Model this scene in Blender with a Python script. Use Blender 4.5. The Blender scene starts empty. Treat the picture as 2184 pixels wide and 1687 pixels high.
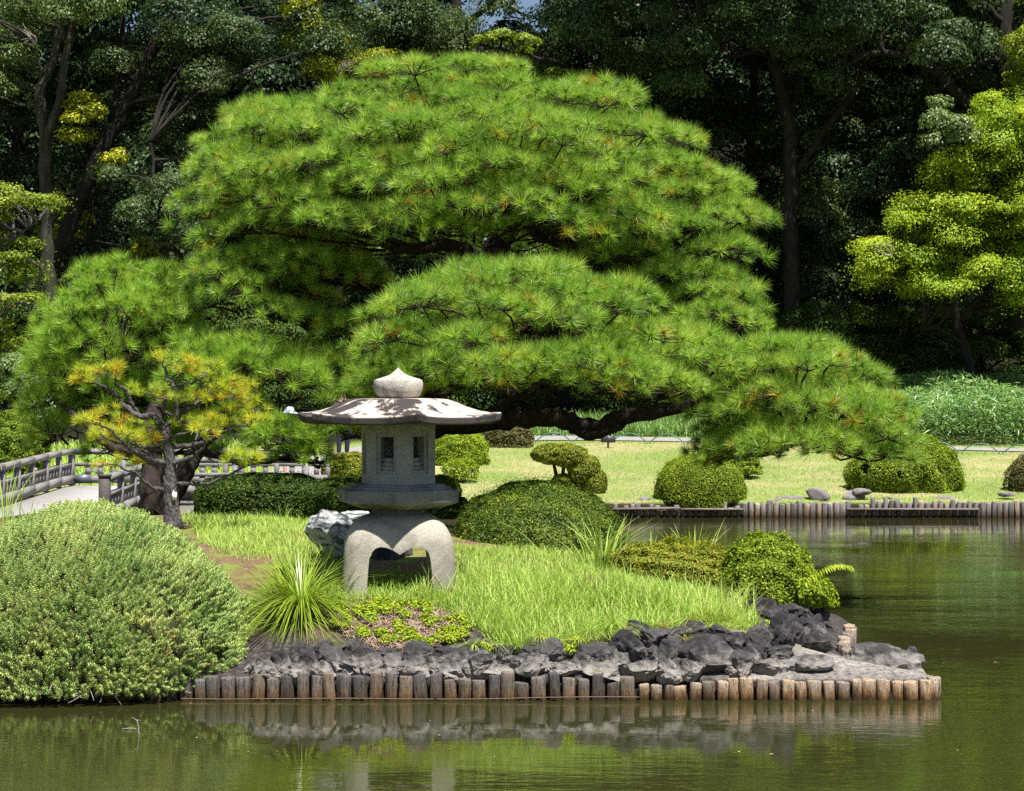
import bpy, bmesh, math, random
import numpy as np
from mathutils import Vector, Matrix, noise as mnoise

random.seed(7)
RNG = np.random.default_rng(11)
SC = bpy.context.scene
COL = SC.collection
R = math.radians

# ------------------------------------------------------------------ camera, world, sun, exposure
CAM_H = 2.4
FPX, UC, VC = 4247.0, 1092.0, 843.5        # focal length and image centre in photograph units (2184 wide)
cam_data = bpy.data.cameras.new('camera')
cam_data.sensor_width = 36.0
cam_data.lens = 70.0
cam_data.clip_end = 2000
cam = bpy.data.objects.new('camera', cam_data)
cam.location = (0, 0, CAM_H)
cam.rotation_euler = (R(90), 0, 0)
COL.objects.link(cam)
SC.camera = cam

SUN_EL, SUN_AZ = 66.0, 152.0               # azimuth clockwise from +Y: behind the camera, to the right
world = bpy.data.worlds.new('World')
SC.world = world
world.use_nodes = True
wn = world.node_tree
for n in list(wn.nodes):
    wn.nodes.remove(n)
w_out = wn.nodes.new('ShaderNodeOutputWorld')
w_bg = wn.nodes.new('ShaderNodeBackground')
w_sky = wn.nodes.new('ShaderNodeTexSky')
w_sky.sky_type = 'NISHITA'
w_sky.sun_disc = False
w_sky.sun_elevation = R(SUN_EL)
w_sky.sun_rotation = R(SUN_AZ)
w_bg.inputs['Strength'].default_value = 0.05
wn.links.new(w_sky.outputs[0], w_bg.inputs['Color'])
wn.links.new(w_bg.outputs[0], w_out.inputs['Surface'])

sun_data = bpy.data.lights.new('sun', 'SUN')
sun_data.energy = 5.0
sun_data.angle = R(0.5)
sun_data.color = (1.0, 0.955, 0.88)
sun = bpy.data.objects.new('sun', sun_data)
to_sun = Vector((math.sin(R(SUN_AZ)) * math.cos(R(SUN_EL)), math.cos(R(SUN_AZ)) * math.cos(R(SUN_EL)), math.sin(R(SUN_EL))))
sun.rotation_euler = (-to_sun).to_track_quat('-Z', 'Y').to_euler()
sun.location = (20, -20, 40)
COL.objects.link(sun)

SC.view_settings.view_transform = 'Standard'
SC.view_settings.look = 'None'
SC.view_settings.exposure = 0.98
SC.view_settings.gamma = 1.0
SC.render.engine = 'CYCLES'
SC.cycles.use_denoising = False
SC.cycles.max_bounces = 6
SC.cycles.diffuse_bounces = 3
SC.cycles.glossy_bounces = 3
SC.cycles.transmission_bounces = 3
SC.cycles.caustics_reflective = False
SC.cycles.caustics_refractive = False


# ------------------------------------------------------------------ helpers
def P(u, v, d):
    return Vector(((u - UC) / FPX * d, d, CAM_H - (v - VC) / FPX * d))


def mpp(d):                                 # metres per photograph unit at distance d
    return d / FPX


def unit(a):
    return a / (np.linalg.norm(a, axis=-1, keepdims=True) + 1e-9)


def rdirs(n, rng):
    return unit(rng.normal(size=(n, 3)))


def mesh_np(name, V, F, mat, parent=None, rnd=None, smooth=False):
    V = np.asarray(V, dtype=np.float32)
    F = np.asarray(F, dtype=np.int32)
    m, k = F.shape
    me = bpy.data.meshes.new(name)
    me.vertices.add(len(V))
    me.vertices.foreach_set('co', V.ravel())
    me.loops.add(m * k)
    me.loops.foreach_set('vertex_index', F.ravel())
    me.polygons.add(m)
    me.polygons.foreach_set('loop_start', np.arange(0, m * k, k, dtype=np.int32))
    me.polygons.foreach_set('loop_total', np.full(m, k, dtype=np.int32))
    if smooth:
        me.polygons.foreach_set('use_smooth', np.ones(m, dtype=bool))
    if rnd is not None:
        at = me.attributes.new('rnd', 'FLOAT', 'FACE')
        at.data.foreach_set('value', np.asarray(rnd, dtype=np.float32))
    me.update(calc_edges=True)
    me.validate()
    if mat:
        me.materials.append(mat)
    o = bpy.data.objects.new(name, me)
    COL.objects.link(o)
    if parent:
        o.parent = parent
    return o


class Acc:                                  # collects pieces with the same face size
    def __init__(self):
        self.V, self.F, self.r, self.n = [], [], [], 0

    def add(self, V, F, r=None):
        V = np.asarray(V, float)
        F = np.asarray(F, int)
        self.V.append(V)
        self.F.append(F + self.n)
        self.n += len(V)
        self.r.append(np.full(len(F), 0.5) if r is None else np.broadcast_to(np.asarray(r, float), (len(F),)))
        return self

    def obj(self, name, mat, parent=None, smooth=False):
        return mesh_np(name, np.concatenate(self.V), np.concatenate(self.F), mat, parent, np.concatenate(self.r), smooth)


def tag(o, label=None, cat=None, group=None, kind=None):
    if label:
        o['label'] = label
    if cat:
        o['category'] = cat
    if group:
        o['group'] = group
    if kind:
        o['kind'] = kind
    return o


def thing(name, label, cat, loc=(0, 0, 0), group=None):
    o = bpy.data.objects.new(name, None)
    o.empty_display_size = 0.2
    COL.objects.link(o)
    o.location = loc
    return tag(o, label, cat, group)


def rebase(o, loc):
    """move a thing's origin to its base while its children keep their world coordinates"""
    loc = Vector(loc)
    o.location = loc
    for c in o.children:
        c.location = c.location - loc


def origin(o, loc):
    """set the origin of a single mesh thing without moving it"""
    loc = Vector(loc)
    o.data.transform(Matrix.Translation(-loc))
    o.location = loc


def box(cx, cy, cz, sx, sy, sz, rz=0.0):
    c, s = math.cos(rz), math.sin(rz)
    V = []
    for dz in (-.5, .5):
        for dx, dy in ((-.5, -.5), (.5, -.5), (.5, .5), (-.5, .5)):
            x, y = dx * sx, dy * sy
            V.append((cx + x * c - y * s, cy + x * s + y * c, cz + dz * sz))
    F = [(3, 2, 1, 0), (4, 5, 6, 7), (0, 1, 5, 4), (1, 2, 6, 5), (2, 3, 7, 6), (3, 0, 4, 7)]
    return np.array(V), np.array(F)


def beam(a, b, w, h):
    """rectangular bar from a to b, w across and h upright"""
    a, b = np.array(a, float), np.array(b, float)
    t = unit((b - a)[None])[0]
    s = unit(np.cross(t, (0, 0, 1.0))[None])[0]
    n = np.cross(s, t)
    V = []
    for p in (a, b):
        for x, y in ((-.5, -.5), (.5, -.5), (.5, .5), (-.5, .5)):
            V.append(p + s * x * w + n * y * h)
    F = [(3, 2, 1, 0), (4, 5, 6, 7), (0, 1, 5, 4), (1, 2, 6, 5), (2, 3, 7, 6), (3, 0, 4, 7)]
    return np.array(V), np.array(F)


def smooth_path(pts, n=4):
    pts = np.array([tuple(p) for p in pts], float)
    if len(pts) < 3 or n < 2:
        return pts
    out = []
    for i in range(len(pts) - 1):
        p0, p1, p2, p3 = pts[max(i - 1, 0)], pts[i], pts[i + 1], pts[min(i + 2, len(pts) - 1)]
        for k in range(n):
            t = k / n
            out.append(0.5 * (2 * p1 + (p2 - p0) * t + (2 * p0 - 5 * p1 + 4 * p2 - p3) * t * t + (3 * p1 - p0 - 3 * p2 + p3) * t ** 3))
    out.append(pts[-1])
    return np.array(out)


def tube(pts, r0, r1, sides=7, rough=0.0, rng=None, cap=False):
    """quad tube along a path, tapering from r0 to r1"""
    pts = np.array([tuple(p) for p in pts], float)
    n = len(pts)
    T = unit(np.gradient(pts, axis=0))
    ref = np.array((0.31, 0.17, 0.93)) if abs(T[0][2]) < 0.9 else np.array((0.9, 0.3, 0.1))
    rad = np.linspace(r0, r1, n) if np.isscalar(r0) else np.array(r0)
    a = np.linspace(0, 2 * math.pi, sides, endpoint=False)
    V = np.zeros((n, sides, 3))
    for i in range(n):
        s = np.cross(T[i], ref)
        s /= np.linalg.norm(s) + 1e-9
        q = np.cross(s, T[i])
        ref = -np.cross(T[i], s) if False else q
        rr = rad[i] * (1 + (rng.normal(size=sides) * rough if rng is not None and rough else 0))
        V[i] = pts[i] + (np.cos(a) * rr)[:, None] * s + (np.sin(a) * rr)[:, None] * q
    idx = np.arange(n * sides).reshape(n, sides)
    F = np.stack([idx[:-1], np.roll(idx[:-1], -1, 1), np.roll(idx[1:], -1, 1), idx[1:]], -1).reshape(-1, 4)
    V = V.reshape(-1, 3)
    if cap:
        c0 = len(V)
        V = np.concatenate([V, pts[-1:] + T[-1] * 0.0])
        last = idx[-1]
        F = np.concatenate([F, np.array([[last[j], last[(j + 1) % sides], c0, c0] for j in range(0)]).reshape(-1, 4).astype(int)])
    return V, F


class Wave:                                 # cheap smooth pseudo-noise, about -1..1
    def __init__(self, scale, seed, n=7):
        g = np.random.default_rng(seed)
        self.k = rdirs(n, g) * scale * g.uniform(.6, 1.7, (n, 1))
        self.p = g.uniform(0, 6.28, n)

    def __call__(self, X):
        return np.sin(X @ self.k.T + self.p).sum(-1) / math.sqrt(len(self.p)) * .8


def leaves(Pt, N, L, W, rng, bend=0.15, axis=None):
    """one folded rhombic leaf (a quad) per point"""
    n = len(Pt)
    N = unit(N)
    a = rng.normal(size=(n, 3)) if axis is None else axis
    a = unit(a - (a * N).sum(-1, keepdims=True) * N)
    b = np.cross(N, a)
    L = np.broadcast_to(np.asarray(L, float), (n,))[:, None]
    W = np.broadcast_to(np.asarray(W, float), (n,))[:, None]
    V = np.stack([Pt - a * L * .5, Pt + b * W * .5 + N * W * .2, Pt + a * L * .5 - N * L * bend, Pt - b * W * .5 + N * W * .2], 1)
    return V.reshape(-1, 3), np.arange(n * 4).reshape(n, 4)


def frames(D, rng):
    """rotation matrices taking +z to the directions D with a random spin"""
    D = unit(D)
    a = rdirs(len(D), rng)
    a = unit(a - (a * D).sum(-1, keepdims=True) * D)
    b = np.cross(D, a)
    return np.stack([a, b, D], -1)


def inst(T, Pt, D, S, rng):
    """copies of a template (n,3) at points; returns (m*n,3)"""
    M = frames(D, rng)
    V = np.einsum('mij,nj->mni', M, T) * np.asarray(S, float)[:, None, None] + Pt[:, None, :]
    return V.reshape(-1, 3)


# ------------------------------------------------------------------ materials
def newmat(name):
    m = bpy.data.materials.new(name)
    m.use_nodes = True
    nt = m.node_tree
    for n in list(nt.nodes):
        nt.nodes.remove(n)
    out = nt.nodes.new('ShaderNodeOutputMaterial')
    b = nt.nodes.new('ShaderNodeBsdfPrincipled')
    nt.links.new(b.outputs[0], out.inputs[0])
    return m, nt, b, out


def ramp(nt, src, stops, interp='LINEAR'):
    r = nt.nodes.new('ShaderNodeValToRGB')
    r.color_ramp.interpolation = interp
    while len(r.color_ramp.elements) < len(stops):
        r.color_ramp.elements.new(0.5)
    for e, (p, c) in zip(r.color_ramp.elements, stops):
        e.position = p
        e.color = (*c, 1) if len(c) == 3 else c
    nt.links.new(src, r.inputs[0])
    return r.outputs[0]


def coords(nt, kind='Object', scale=(1, 1, 1), rot=(0, 0, 0)):
    tc = nt.nodes.new('ShaderNodeTexCoord')
    mp = nt.nodes.new('ShaderNodeMapping')
    mp.inputs['Scale'].default_value = scale
    mp.inputs['Rotation'].default_value = rot
    nt.links.new(tc.outputs[kind], mp.inputs['Vector'])
    return mp.outputs[0]


def noise(nt, vec, scale, detail=6, rough=.6, dist=0.0):
    n = nt.nodes.new('ShaderNodeTexNoise')
    n.inputs['Scale'].default_value = scale
    n.inputs['Detail'].default_value = detail
    n.inputs['Roughness'].default_value = rough
    n.inputs['Distortion'].default_value = dist
    if vec is not None:
        nt.links.new(vec, n.inputs['Vector'])
    return n.outputs['Fac']


def mix(nt, fac, a, b, mode='MIX'):
    m = nt.nodes.new('ShaderNodeMix')
    m.data_type = 'RGBA'
    m.blend_type = mode
    for sock, val in ((m.inputs[0], fac), (m.inputs[6], a), (m.inputs[7], b)):
        if isinstance(val, (int, float)):
            sock.default_value = val
        elif isinstance(val, tuple):
            sock.default_value = (*val, 1)
        else:
            nt.links.new(val, sock)
    return m.outputs[2]


def bump(nt, b, h, strength, dist=0.02):
    n = nt.nodes.new('ShaderNodeBump')
    n.inputs['Strength'].default_value = strength
    n.inputs['Distance'].default_value = dist
    nt.links.new(h, n.inputs['Height'])
    nt.links.new(n.outputs[0], b.inputs['Normal'])
    return n


def leaf_mat(name, stops, rough=.45, trans=.28, spec=.4, patch=None):
    m, nt, b, out = newmat(name)
    at = nt.nodes.new('ShaderNodeAttribute')
    at.attribute_name = 'rnd'
    c = ramp(nt, at.outputs['Fac'], stops)
    if patch:                                # (scale, colour): patches of another growth colour
        v = coords(nt)
        c = mix(nt, ramp(nt, noise(nt, v, patch[0], 2), [(.5, (0, 0, 0)), (.68, (.8, .8, .8))]), c, patch[1])
    nt.links.new(c, b.inputs['Base Color'])
    b.inputs['Roughness'].default_value = rough
    b.inputs['Specular IOR Level'].default_value = spec
    tr = nt.nodes.new('ShaderNodeBsdfTranslucent')
    c2 = mix(nt, 1.0, c, (1.0, 1.0, .55), 'MULTIPLY')
    nt.links.new(c2, tr.inputs['Color'])
    ms = nt.nodes.new('ShaderNodeMixShader')
    ms.inputs[0].default_value = trans
    nt.links.new(b.outputs[0], ms.inputs[1])
    nt.links.new(tr.outputs[0], ms.inputs[2])
    nt.links.new(ms.outputs[0], out.inputs[0])
    return m


M = {}
# pine needles: greens, then a few yellow and orange old needles, and the pale buds
M['pine'] = leaf_mat('pine_needles', [(0, (.09, .20, .022)), (.45, (.28, .47, .05)), (.80, (.50, .67, .11)), (.88, (.46, .42, .04)), (.94, (.50, .27, .02)), (.97, (.36, .13, .02)), (1, (.60, .38, .20))], .40, .34, .5)
M['pine_light'] = leaf_mat('light_pine_needles', [(0, (.12, .25, .022)), (.45, (.28, .48, .045)), (.82, (.46, .64, .09)), (.95, (.45, .50, .06)), (1, (.45, .27, .15))], .40, .36, .5)
M['pine_yellow'] = leaf_mat('yellowing_pine_needles', [(0, (.22, .38, .028)), (.38, (.44, .56, .045)), (.68, (.64, .66, .05)), (.86, (.78, .56, .04)), (.97, (.58, .22, .02)), (1, (.45, .27, .15))], .42, .30, .5)
M['juniper'] = leaf_mat('juniper_sprays', [(0, (.20, .34, .10)), (.4, (.42, .55, .18)), (.8, (.60, .68, .25)), (.97, (.64, .68, .25)), (.985, (.55, .25, .12)), (1, (.50, .32, .2))], .6, .22, .15)
M['mound'] = leaf_mat('yew_leaves', [(0, (.030, .075, .012)), (.45, (.085, .15, .015)), (.75, (.21, .27, .02)), (1, (.42, .42, .025))], .5, .2, .3)
M['azalea'] = leaf_mat('azalea_leaves', [(0, (.06, .11, .010)), (.5, (.20, .29, .020)), (.85, (.40, .48, .035)), (1, (.56, .55, .04))], .55, .26, .18)
M['azalea_bright'] = leaf_mat('bright_azalea_leaves', [(0, (.12, .20, .015)), (.5, (.26, .37, .022)), (.85, (.42, .50, .035)), (1, (.56, .53, .04))], .55, .28, .18)
M['azalea_orange'] = leaf_mat('orange_tinged_leaves', [(0, (.09, .13, .015)), (.5, (.24, .28, .025)), (.8, (.42, .37, .04)), (1, (.50, .26, .06))], .55, .26, .18)
M['azalea_brown'] = leaf_mat('brownish_hedge_leaves', [(0, (.07, .085, .02)), (.5, (.15, .14, .04)), (.8, (.22, .17, .06)), (1, (.26, .14, .07))], .5, .18, .3)
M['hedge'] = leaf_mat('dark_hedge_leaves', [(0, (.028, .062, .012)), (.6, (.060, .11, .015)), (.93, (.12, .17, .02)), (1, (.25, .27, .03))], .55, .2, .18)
M['maple'] = leaf_mat('maple_leaves', [(0, (.18, .31, .03)), (.45, (.36, .49, .04)), (.8, (.56, .64, .05)), (1, (.64, .60, .06))], .5, .38, .3)
M['maple_green'] = leaf_mat('green_maple_leaves', [(0, (.13, .21, .02)), (.5, (.22, .31, .03)), (1, (.38, .40, .05))], .5, .3, .3)
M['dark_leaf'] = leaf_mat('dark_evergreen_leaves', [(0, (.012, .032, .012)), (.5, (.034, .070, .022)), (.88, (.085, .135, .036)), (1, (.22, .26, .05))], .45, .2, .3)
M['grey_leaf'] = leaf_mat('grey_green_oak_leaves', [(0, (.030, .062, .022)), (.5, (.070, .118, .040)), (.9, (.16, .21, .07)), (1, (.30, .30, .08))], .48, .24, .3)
M['bright_leaf'] = leaf_mat('light_green_leaves', [(0, (.09, .16, .045)), (.5, (.17, .25, .08)), (1, (.30, .38, .13))], .4, .28, .5)
M['yellow_leaf'] = leaf_mat('yellow_green_leaves', [(0, (.17, .22, .015)), (.5, (.36, .38, .02)), (1, (.60, .56, .03))], .4, .3, .4)
M['bamboo'] = leaf_mat('bamboo_grass_leaves', [(0, (.06, .15, .03)), (.5, (.14, .27, .055)), (1, (.32, .46, .13))], .42, .22, .45)
M['grass'] = leaf_mat('grass_blades', [(0, (.19, .34, .05)), (.5, (.38, .54, .10)), (.9, (.56, .68, .20)), (.96, (.55, .55, .22)), (1, (.55, .42, .20))], .5, .32, .3)
M['strap'] = leaf_mat('strap_leaves', [(0, (.14, .23, .02)), (.5, (.25, .36, .03)), (1, (.40, .48, .06))], .38, .25, .5)
M['straw'] = leaf_mat('dead_needles', [(0, (.20, .12, .08)), (.5, (.36, .24, .18)), (1, (.52, .42, .34))], .8, .05, .1)
M['lawn_blade'] = leaf_mat('lawn_blades', [(0, (.16, .25, .055)), (.5, (.26, .35, .10)), (1, (.50, .46, .25))], .6, .25, .2)


def bark_mat(name, c1, c2, c3, scale=14, stretch=.25):
    m, nt, b, out = newmat(name)
    v = coords(nt, 'Object', (1, 1, stretch))
    n1 = noise(nt, v, scale, 8, .7, .8)
    vo = nt.nodes.new('ShaderNodeTexVoronoi')
    vo.inputs['Scale'].default_value = scale * 1.3
    nt.links.new(v, vo.inputs['Vector'])
    c = ramp(nt, n1, [(.3, c1), (.55, c2), (.75, c3)])
    nt.links.new(c, b.inputs['Base Color'])
    b.inputs['Roughness'].default_value = .9
    b.inputs['Specular IOR Level'].default_value = .2
    h = mix(nt, .5, n1, vo.outputs['Distance'])
    bump(nt, b, h, 1.0, .03)
    return m


M['bark'] = bark_mat('pine_bark', (.013, .010, .009), (.038, .027, .024), (.10, .068, .056))
M['bark_grey'] = bark_mat('grey_bark', (.035, .031, .032), (.10, .09, .092), (.25, .23, .225), 24, .6)
M['bark_dark'] = bark_mat('dark_bark', (.010, .009, .009), (.024, .021, .019), (.055, .048, .042), 6)
M['bark_moss'] = bark_mat('mossy_grey_bark', (.018, .017, .014), (.05, .048, .038), (.12, .115, .085), 6)
M['twig'] = bark_mat('dead_twig', (.25, .21, .19), (.40, .35, .32), (.55, .50, .46), 30)
M['core'] = bark_mat('dark_inner_core', (.022, .022, .012), (.04, .04, .018), (.06, .055, .025), 20)


def stone_mat(name, base, dark, stain=.45, stretch=(1, 1, 1), speck=150, lo=.46, hi=.60, sscale=3.0, rot=(0, 0, 0)):
    m, nt, b, out = newmat(name)
    v = coords(nt)
    g = noise(nt, v, speck, 3, .7)
    sp = ramp(nt, g, [(.32, tuple(x * .45 for x in base)), (.46, base), (.62, tuple(min(1, x * 1.22) for x in base))])
    v2 = coords(nt, 'Object', stretch, rot)
    if 'roof' in name:                       # rain streaks run down from the finial to the eaves
        gr = nt.nodes.new('ShaderNodeTexGradient')
        gr.gradient_type = 'RADIAL'
        nt.links.new(v, gr.inputs[0])
        le = nt.nodes.new('ShaderNodeVectorMath')
        le.operation = 'LENGTH'
        nt.links.new(v, le.inputs[0])
        cx = nt.nodes.new('ShaderNodeCombineXYZ')
        ma = nt.nodes.new('ShaderNodeMath')
        ma.operation = 'MULTIPLY'
        ma.inputs[1].default_value = 4.2
        nt.links.new(gr.outputs['Fac'], ma.inputs[0])
        nt.links.new(ma.outputs[0], cx.inputs[0])
        nt.links.new(le.outputs['Value'], cx.inputs[1])
        v2 = cx.outputs[0]
        patchy = noise(nt, v, 2.6, 8, .7, .6)
    else:
        patchy = None
    s = noise(nt, v2, sscale, 8, .68, 1.3 if 'roof' in name else .4)
    if patchy is not None:
        av = nt.nodes.new('ShaderNodeMath')
        av.operation = 'MULTIPLY_ADD'
        nt.links.new(patchy, av.inputs[0])
        av.inputs[1].default_value = .9
        hv = nt.nodes.new('ShaderNodeMath')
        hv.operation = 'MULTIPLY_ADD'
        nt.links.new(s, hv.inputs[0])
        hv.inputs[1].default_value = .55
        hv.inputs[2].default_value = -.225
        nt.links.new(hv.outputs[0], av.inputs[2])
        s = av.outputs[0]
    st = ramp(nt, s, [(lo, (0, 0, 0)), (hi, (1, 1, 1))])
    mm = nt.nodes.new('ShaderNodeMath')
    mm.operation = 'MULTIPLY'
    mm.inputs[1].default_value = stain
    nt.links.new(st, mm.inputs[0])
    c = mix(nt, mm.outputs[0], sp, dark)
    nt.links.new(c, b.inputs['Base Color'])
    b.inputs['Roughness'].default_value = .9
    b.inputs['Specular IOR Level'].default_value = .2
    bump(nt, b, mix(nt, .35, g, noise(nt, v, 40, 6, .7)), .8, .016)
    return m


M['stone'] = stone_mat('lantern_granite', (.40, .37, .31), (.17, .155, .145), .55)
M['stone_box'] = stone_mat('lantern_grey_granite', (.36, .36, .35), (.20, .19, .17), .55, (1, 1, .7))
M['stone_slab'] = stone_mat('lantern_slab_granite', (.24, .235, .23), (.10, .097, .095), .8)
M['stone_roof'] = stone_mat('lantern_roof_stone', (.52, .455, .39), (.038, .031, .033), .97, (1, 1, 1), 120, .48, .53, 2.8)
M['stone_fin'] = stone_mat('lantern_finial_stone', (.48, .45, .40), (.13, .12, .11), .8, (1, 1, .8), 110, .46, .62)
M['stone_blue'] = stone_mat('veined_pale_rock', (.38, .40, .40), (.06, .065, .075), .88, (1, 2.2, 3), 90, .48, .55, 5, (.4, .5, .2))
M['stone_far'] = stone_mat('bank_stone', (.20, .18, .18), (.10, .09, .09), .7, (1, 1, 1), 60)
M['concrete'] = stone_mat('grey_concrete', (.25, .24, .22), (.12, .11, .10), .6)


def add_stain_shade(mat, kind, col, lo, hi, amt):
    """weathering of the vertical eave edge, or stain with painted shade low on the finial"""
    nt = mat.node_tree
    b = next(n for n in nt.nodes if n.type == 'BSDF_PRINCIPLED')
    src = b.inputs['Base Color'].links[0].from_socket
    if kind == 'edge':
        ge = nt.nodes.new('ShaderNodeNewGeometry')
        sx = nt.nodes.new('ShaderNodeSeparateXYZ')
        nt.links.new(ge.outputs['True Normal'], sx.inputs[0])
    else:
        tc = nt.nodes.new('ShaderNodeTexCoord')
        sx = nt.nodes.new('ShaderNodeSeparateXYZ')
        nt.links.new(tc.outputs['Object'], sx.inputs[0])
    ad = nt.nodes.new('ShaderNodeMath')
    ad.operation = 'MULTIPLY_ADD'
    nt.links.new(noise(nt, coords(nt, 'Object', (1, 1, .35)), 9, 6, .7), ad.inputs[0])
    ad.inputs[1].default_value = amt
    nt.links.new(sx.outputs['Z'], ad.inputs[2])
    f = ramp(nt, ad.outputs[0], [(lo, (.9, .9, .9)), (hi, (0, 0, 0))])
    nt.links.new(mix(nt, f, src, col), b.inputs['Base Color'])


add_stain_shade(M['stone_roof'], 'edge', (.050, .042, .042), .55, .75, .45)
add_stain_shade(M['stone_fin'], 'low', (.07, .062, .058), .0, .1, .0)  # height ramp for the finial foot: stain and painted shade in one colour


def lava_mat():
    m, nt, b, out = newmat('lava_rock')
    v = coords(nt)
    n1 = noise(nt, v, 7, 10, .72, .5)
    n2 = noise(nt, v, 30, 10, .8)
    oi = nt.nodes.new('ShaderNodeObjectInfo')
    c = ramp(nt, n1, [(.33, (.010, .009, .011)), (.48, (.028, .025, .028)), (.58, (.075, .07, .075)), (.66, (.16, .15, .155)), (.74, (.34, .33, .33))])
    c = mix(nt, ramp(nt, oi.outputs['Random'], [(.3, (0, 0, 0)), (.6, (.25, .25, .25)), (1, (.7, .7, .7))]), c, (.135, .125, .12))
    # pale mineral crust on the lowest stones, just above the posts
    ge = nt.nodes.new('ShaderNodeNewGeometry')
    sx = nt.nodes.new('ShaderNodeSeparateXYZ')
    nt.links.new(ge.outputs['Position'], sx.inputs[0])
    ad = nt.nodes.new('ShaderNodeMath')
    ad.operation = 'MULTIPLY_ADD'
    nt.links.new(n1, ad.inputs[0])
    ad.inputs[1].default_value = -.42
    nt.links.new(sx.outputs['Z'], ad.inputs[2])
    f = ramp(nt, ad.outputs[0], [(.0, (.85, .85, .85)), (.13, (0, 0, 0))])
    c = mix(nt, f, c, (.36, .33, .30))
    nt.links.new(c, b.inputs['Base Color'])
    b.inputs['Roughness'].default_value = .75
    b.inputs['Specular IOR Level'].default_value = .35
    bump(nt, b, mix(nt, .5, n1, n2), 1.0, .05)
    return m


M['lava'] = lava_mat()


def post_mat(name, top, mid, low, split):
    m, nt, b, out = newmat(name)
    v = coords(nt, 'Object', (1, 1, .10))
    oi = nt.nodes.new('ShaderNodeObjectInfo')
    off = nt.nodes.new('ShaderNodeVectorMath')
    off.operation = 'ADD'
    nt.links.new(v, off.inputs[0])
    nt.links.new(oi.outputs['Location'], off.inputs[1])
    g = noise(nt, off.outputs[0], 60, 6, .75, .3)
    g2 = noise(nt, off.outputs[0], 14, 4, .6)
    ge = nt.nodes.new('ShaderNodeNewGeometry')
    sx = nt.nodes.new('ShaderNodeSeparateXYZ')
    nt.links.new(ge.outputs['Position'], sx.inputs[0])
    ad = nt.nodes.new('ShaderNodeMath')
    ad.operation = 'MULTIPLY_ADD'
    nt.links.new(g2, ad.inputs[0])
    ad.inputs[1].default_value = .14
    nt.links.new(sx.outputs['Z'], ad.inputs[2])
    base = ramp(nt, ad.outputs[0], [(split[0], low), (split[1], mid), (split[2], top)])
    k = ramp(nt, oi.outputs['Random'], [(0, (.55, .54, .56)), (.5, (1, 1, 1)), (1, (1.4, 1.18, .95))])
    base = mix(nt, 1.0, base, k, 'MULTIPLY')
    gr = ramp(nt, g, [(.36, (.10, .09, .08)), (.46, (.8, .8, .8)), (.7, (1.4, 1.4, 1.4))])
    c = mix(nt, 1.0, base, gr, 'MULTIPLY')
    nt.links.new(c, b.inputs['Base Color'])
    b.inputs['Roughness'].default_value = .8
    b.inputs['Specular IOR Level'].default_value = .3
    bump(nt, b, g, 1.0, .03)
    return m


M['post'] = post_mat('weathered_log', (.21, .19, .18), (.20, .14, .085), (.035, .022, .012), (.055, .13, .20))
M['post_pale'] = post_mat('pale_log', (.46, .38, .31), (.30, .20, .11), (.075, .04, .015), (.085, .135, .175))
M['post_far'] = post_mat('far_log', (.36, .335, .325), (.20, .155, .12), (.045, .03, .018), (.08, .17, .27))


def wood_mat(name, base, dark):
    m, nt, b, out = newmat(name)
    v = coords(nt, 'Object', (1, 1, 5))
    g = noise(nt, v, 9, 8, .7, .6)
    c = ramp(nt, g, [(.32, dark), (.5, base), (.72, tuple(min(1, x * 1.3) for x in base))])
    nt.links.new(c, b.inputs['Base Color'])
    b.inputs['Roughness'].default_value = .8
    bump(nt, b, g, .4, .01)
    return m


M['wood'] = wood_mat('grey_weathered_timber', (.215, .20, .195), (.11, .10, .095))
M['wood_dark'] = wood_mat('dark_timber', (.07, .062, .06), (.03, .027, .026))
M['wood_brown'] = wood_mat('brown_plank', (.17, .135, .11), (.07, .055, .045))
M['deck'] = stone_mat('pale_deck', (.36, .345, .335), (.28, .27, .265), .5, (1, 1, 1), 60)


def flat_mat(name, c, rough=.6, metal=0.0, nscale=30, var=.25):
    m, nt, b, out = newmat(name)
    n = noise(nt, coords(nt), nscale, 5)
    nt.links.new(ramp(nt, n, [(.3, tuple(x * (1 - var) for x in c)), (.7, tuple(min(1, x * (1 + var)) for x in c))]), b.inputs['Base Color'])
    b.inputs['Roughness'].default_value = rough
    b.inputs['Metallic'].default_value = metal
    bump(nt, b, n, .2, .005)
    return m


M['metal_blue'] = flat_mat('dark_bracket_metal', (.10, .11, .14), .5, .3)
M['green_metal'] = flat_mat('green_hoop_paint', (.05, .16, .12), .45)
M['sign'] = flat_mat('dark_plaque', (.045, .04, .06), .4)
M['white_tag'] = flat_mat('white_plastic', (.72, .76, .76), .5, 0, 30, .05)
M['skin'] = flat_mat('skin', (.45, .25, .17), .5, 0, 40, .08)
M['shirt'] = flat_mat('pale_shirt', (.55, .60, .66), .8, 0, 20, .12)
M['shirt_pink'] = flat_mat('pink_shirt', (.50, .28, .27), .8, 0, 20, .12)
M['jeans'] = flat_mat('navy_trousers', (.018, .024, .05), .8, 0, 40, .3)
M['shorts'] = flat_mat('blue_shorts', (.10, .15, .28), .8, 0, 40, .2)
M['hair'] = flat_mat('dark_hair', (.02, .015, .012), .5, 0, 60, .3)
M['shoe'] = flat_mat('dark_shoe', (.04, .04, .05), .6)
M['wire'] = flat_mat('rusty_wire', (.16, .09, .05), .6)
m, nt, b, out = newmat('checked_hat')
ck = nt.nodes.new('ShaderNodeTexNoise')
ck.inputs['Scale'].default_value = 9
nt.links.new(coords(nt), ck.inputs['Vector'])
nt.links.new(ramp(nt, ck.outputs['Fac'], [(.50, (.72, .76, .84)), (.56, (.06, .09, .22))]), b.inputs['Base Color'])
b.inputs['Roughness'].default_value = .8
M['hat'] = m

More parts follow.
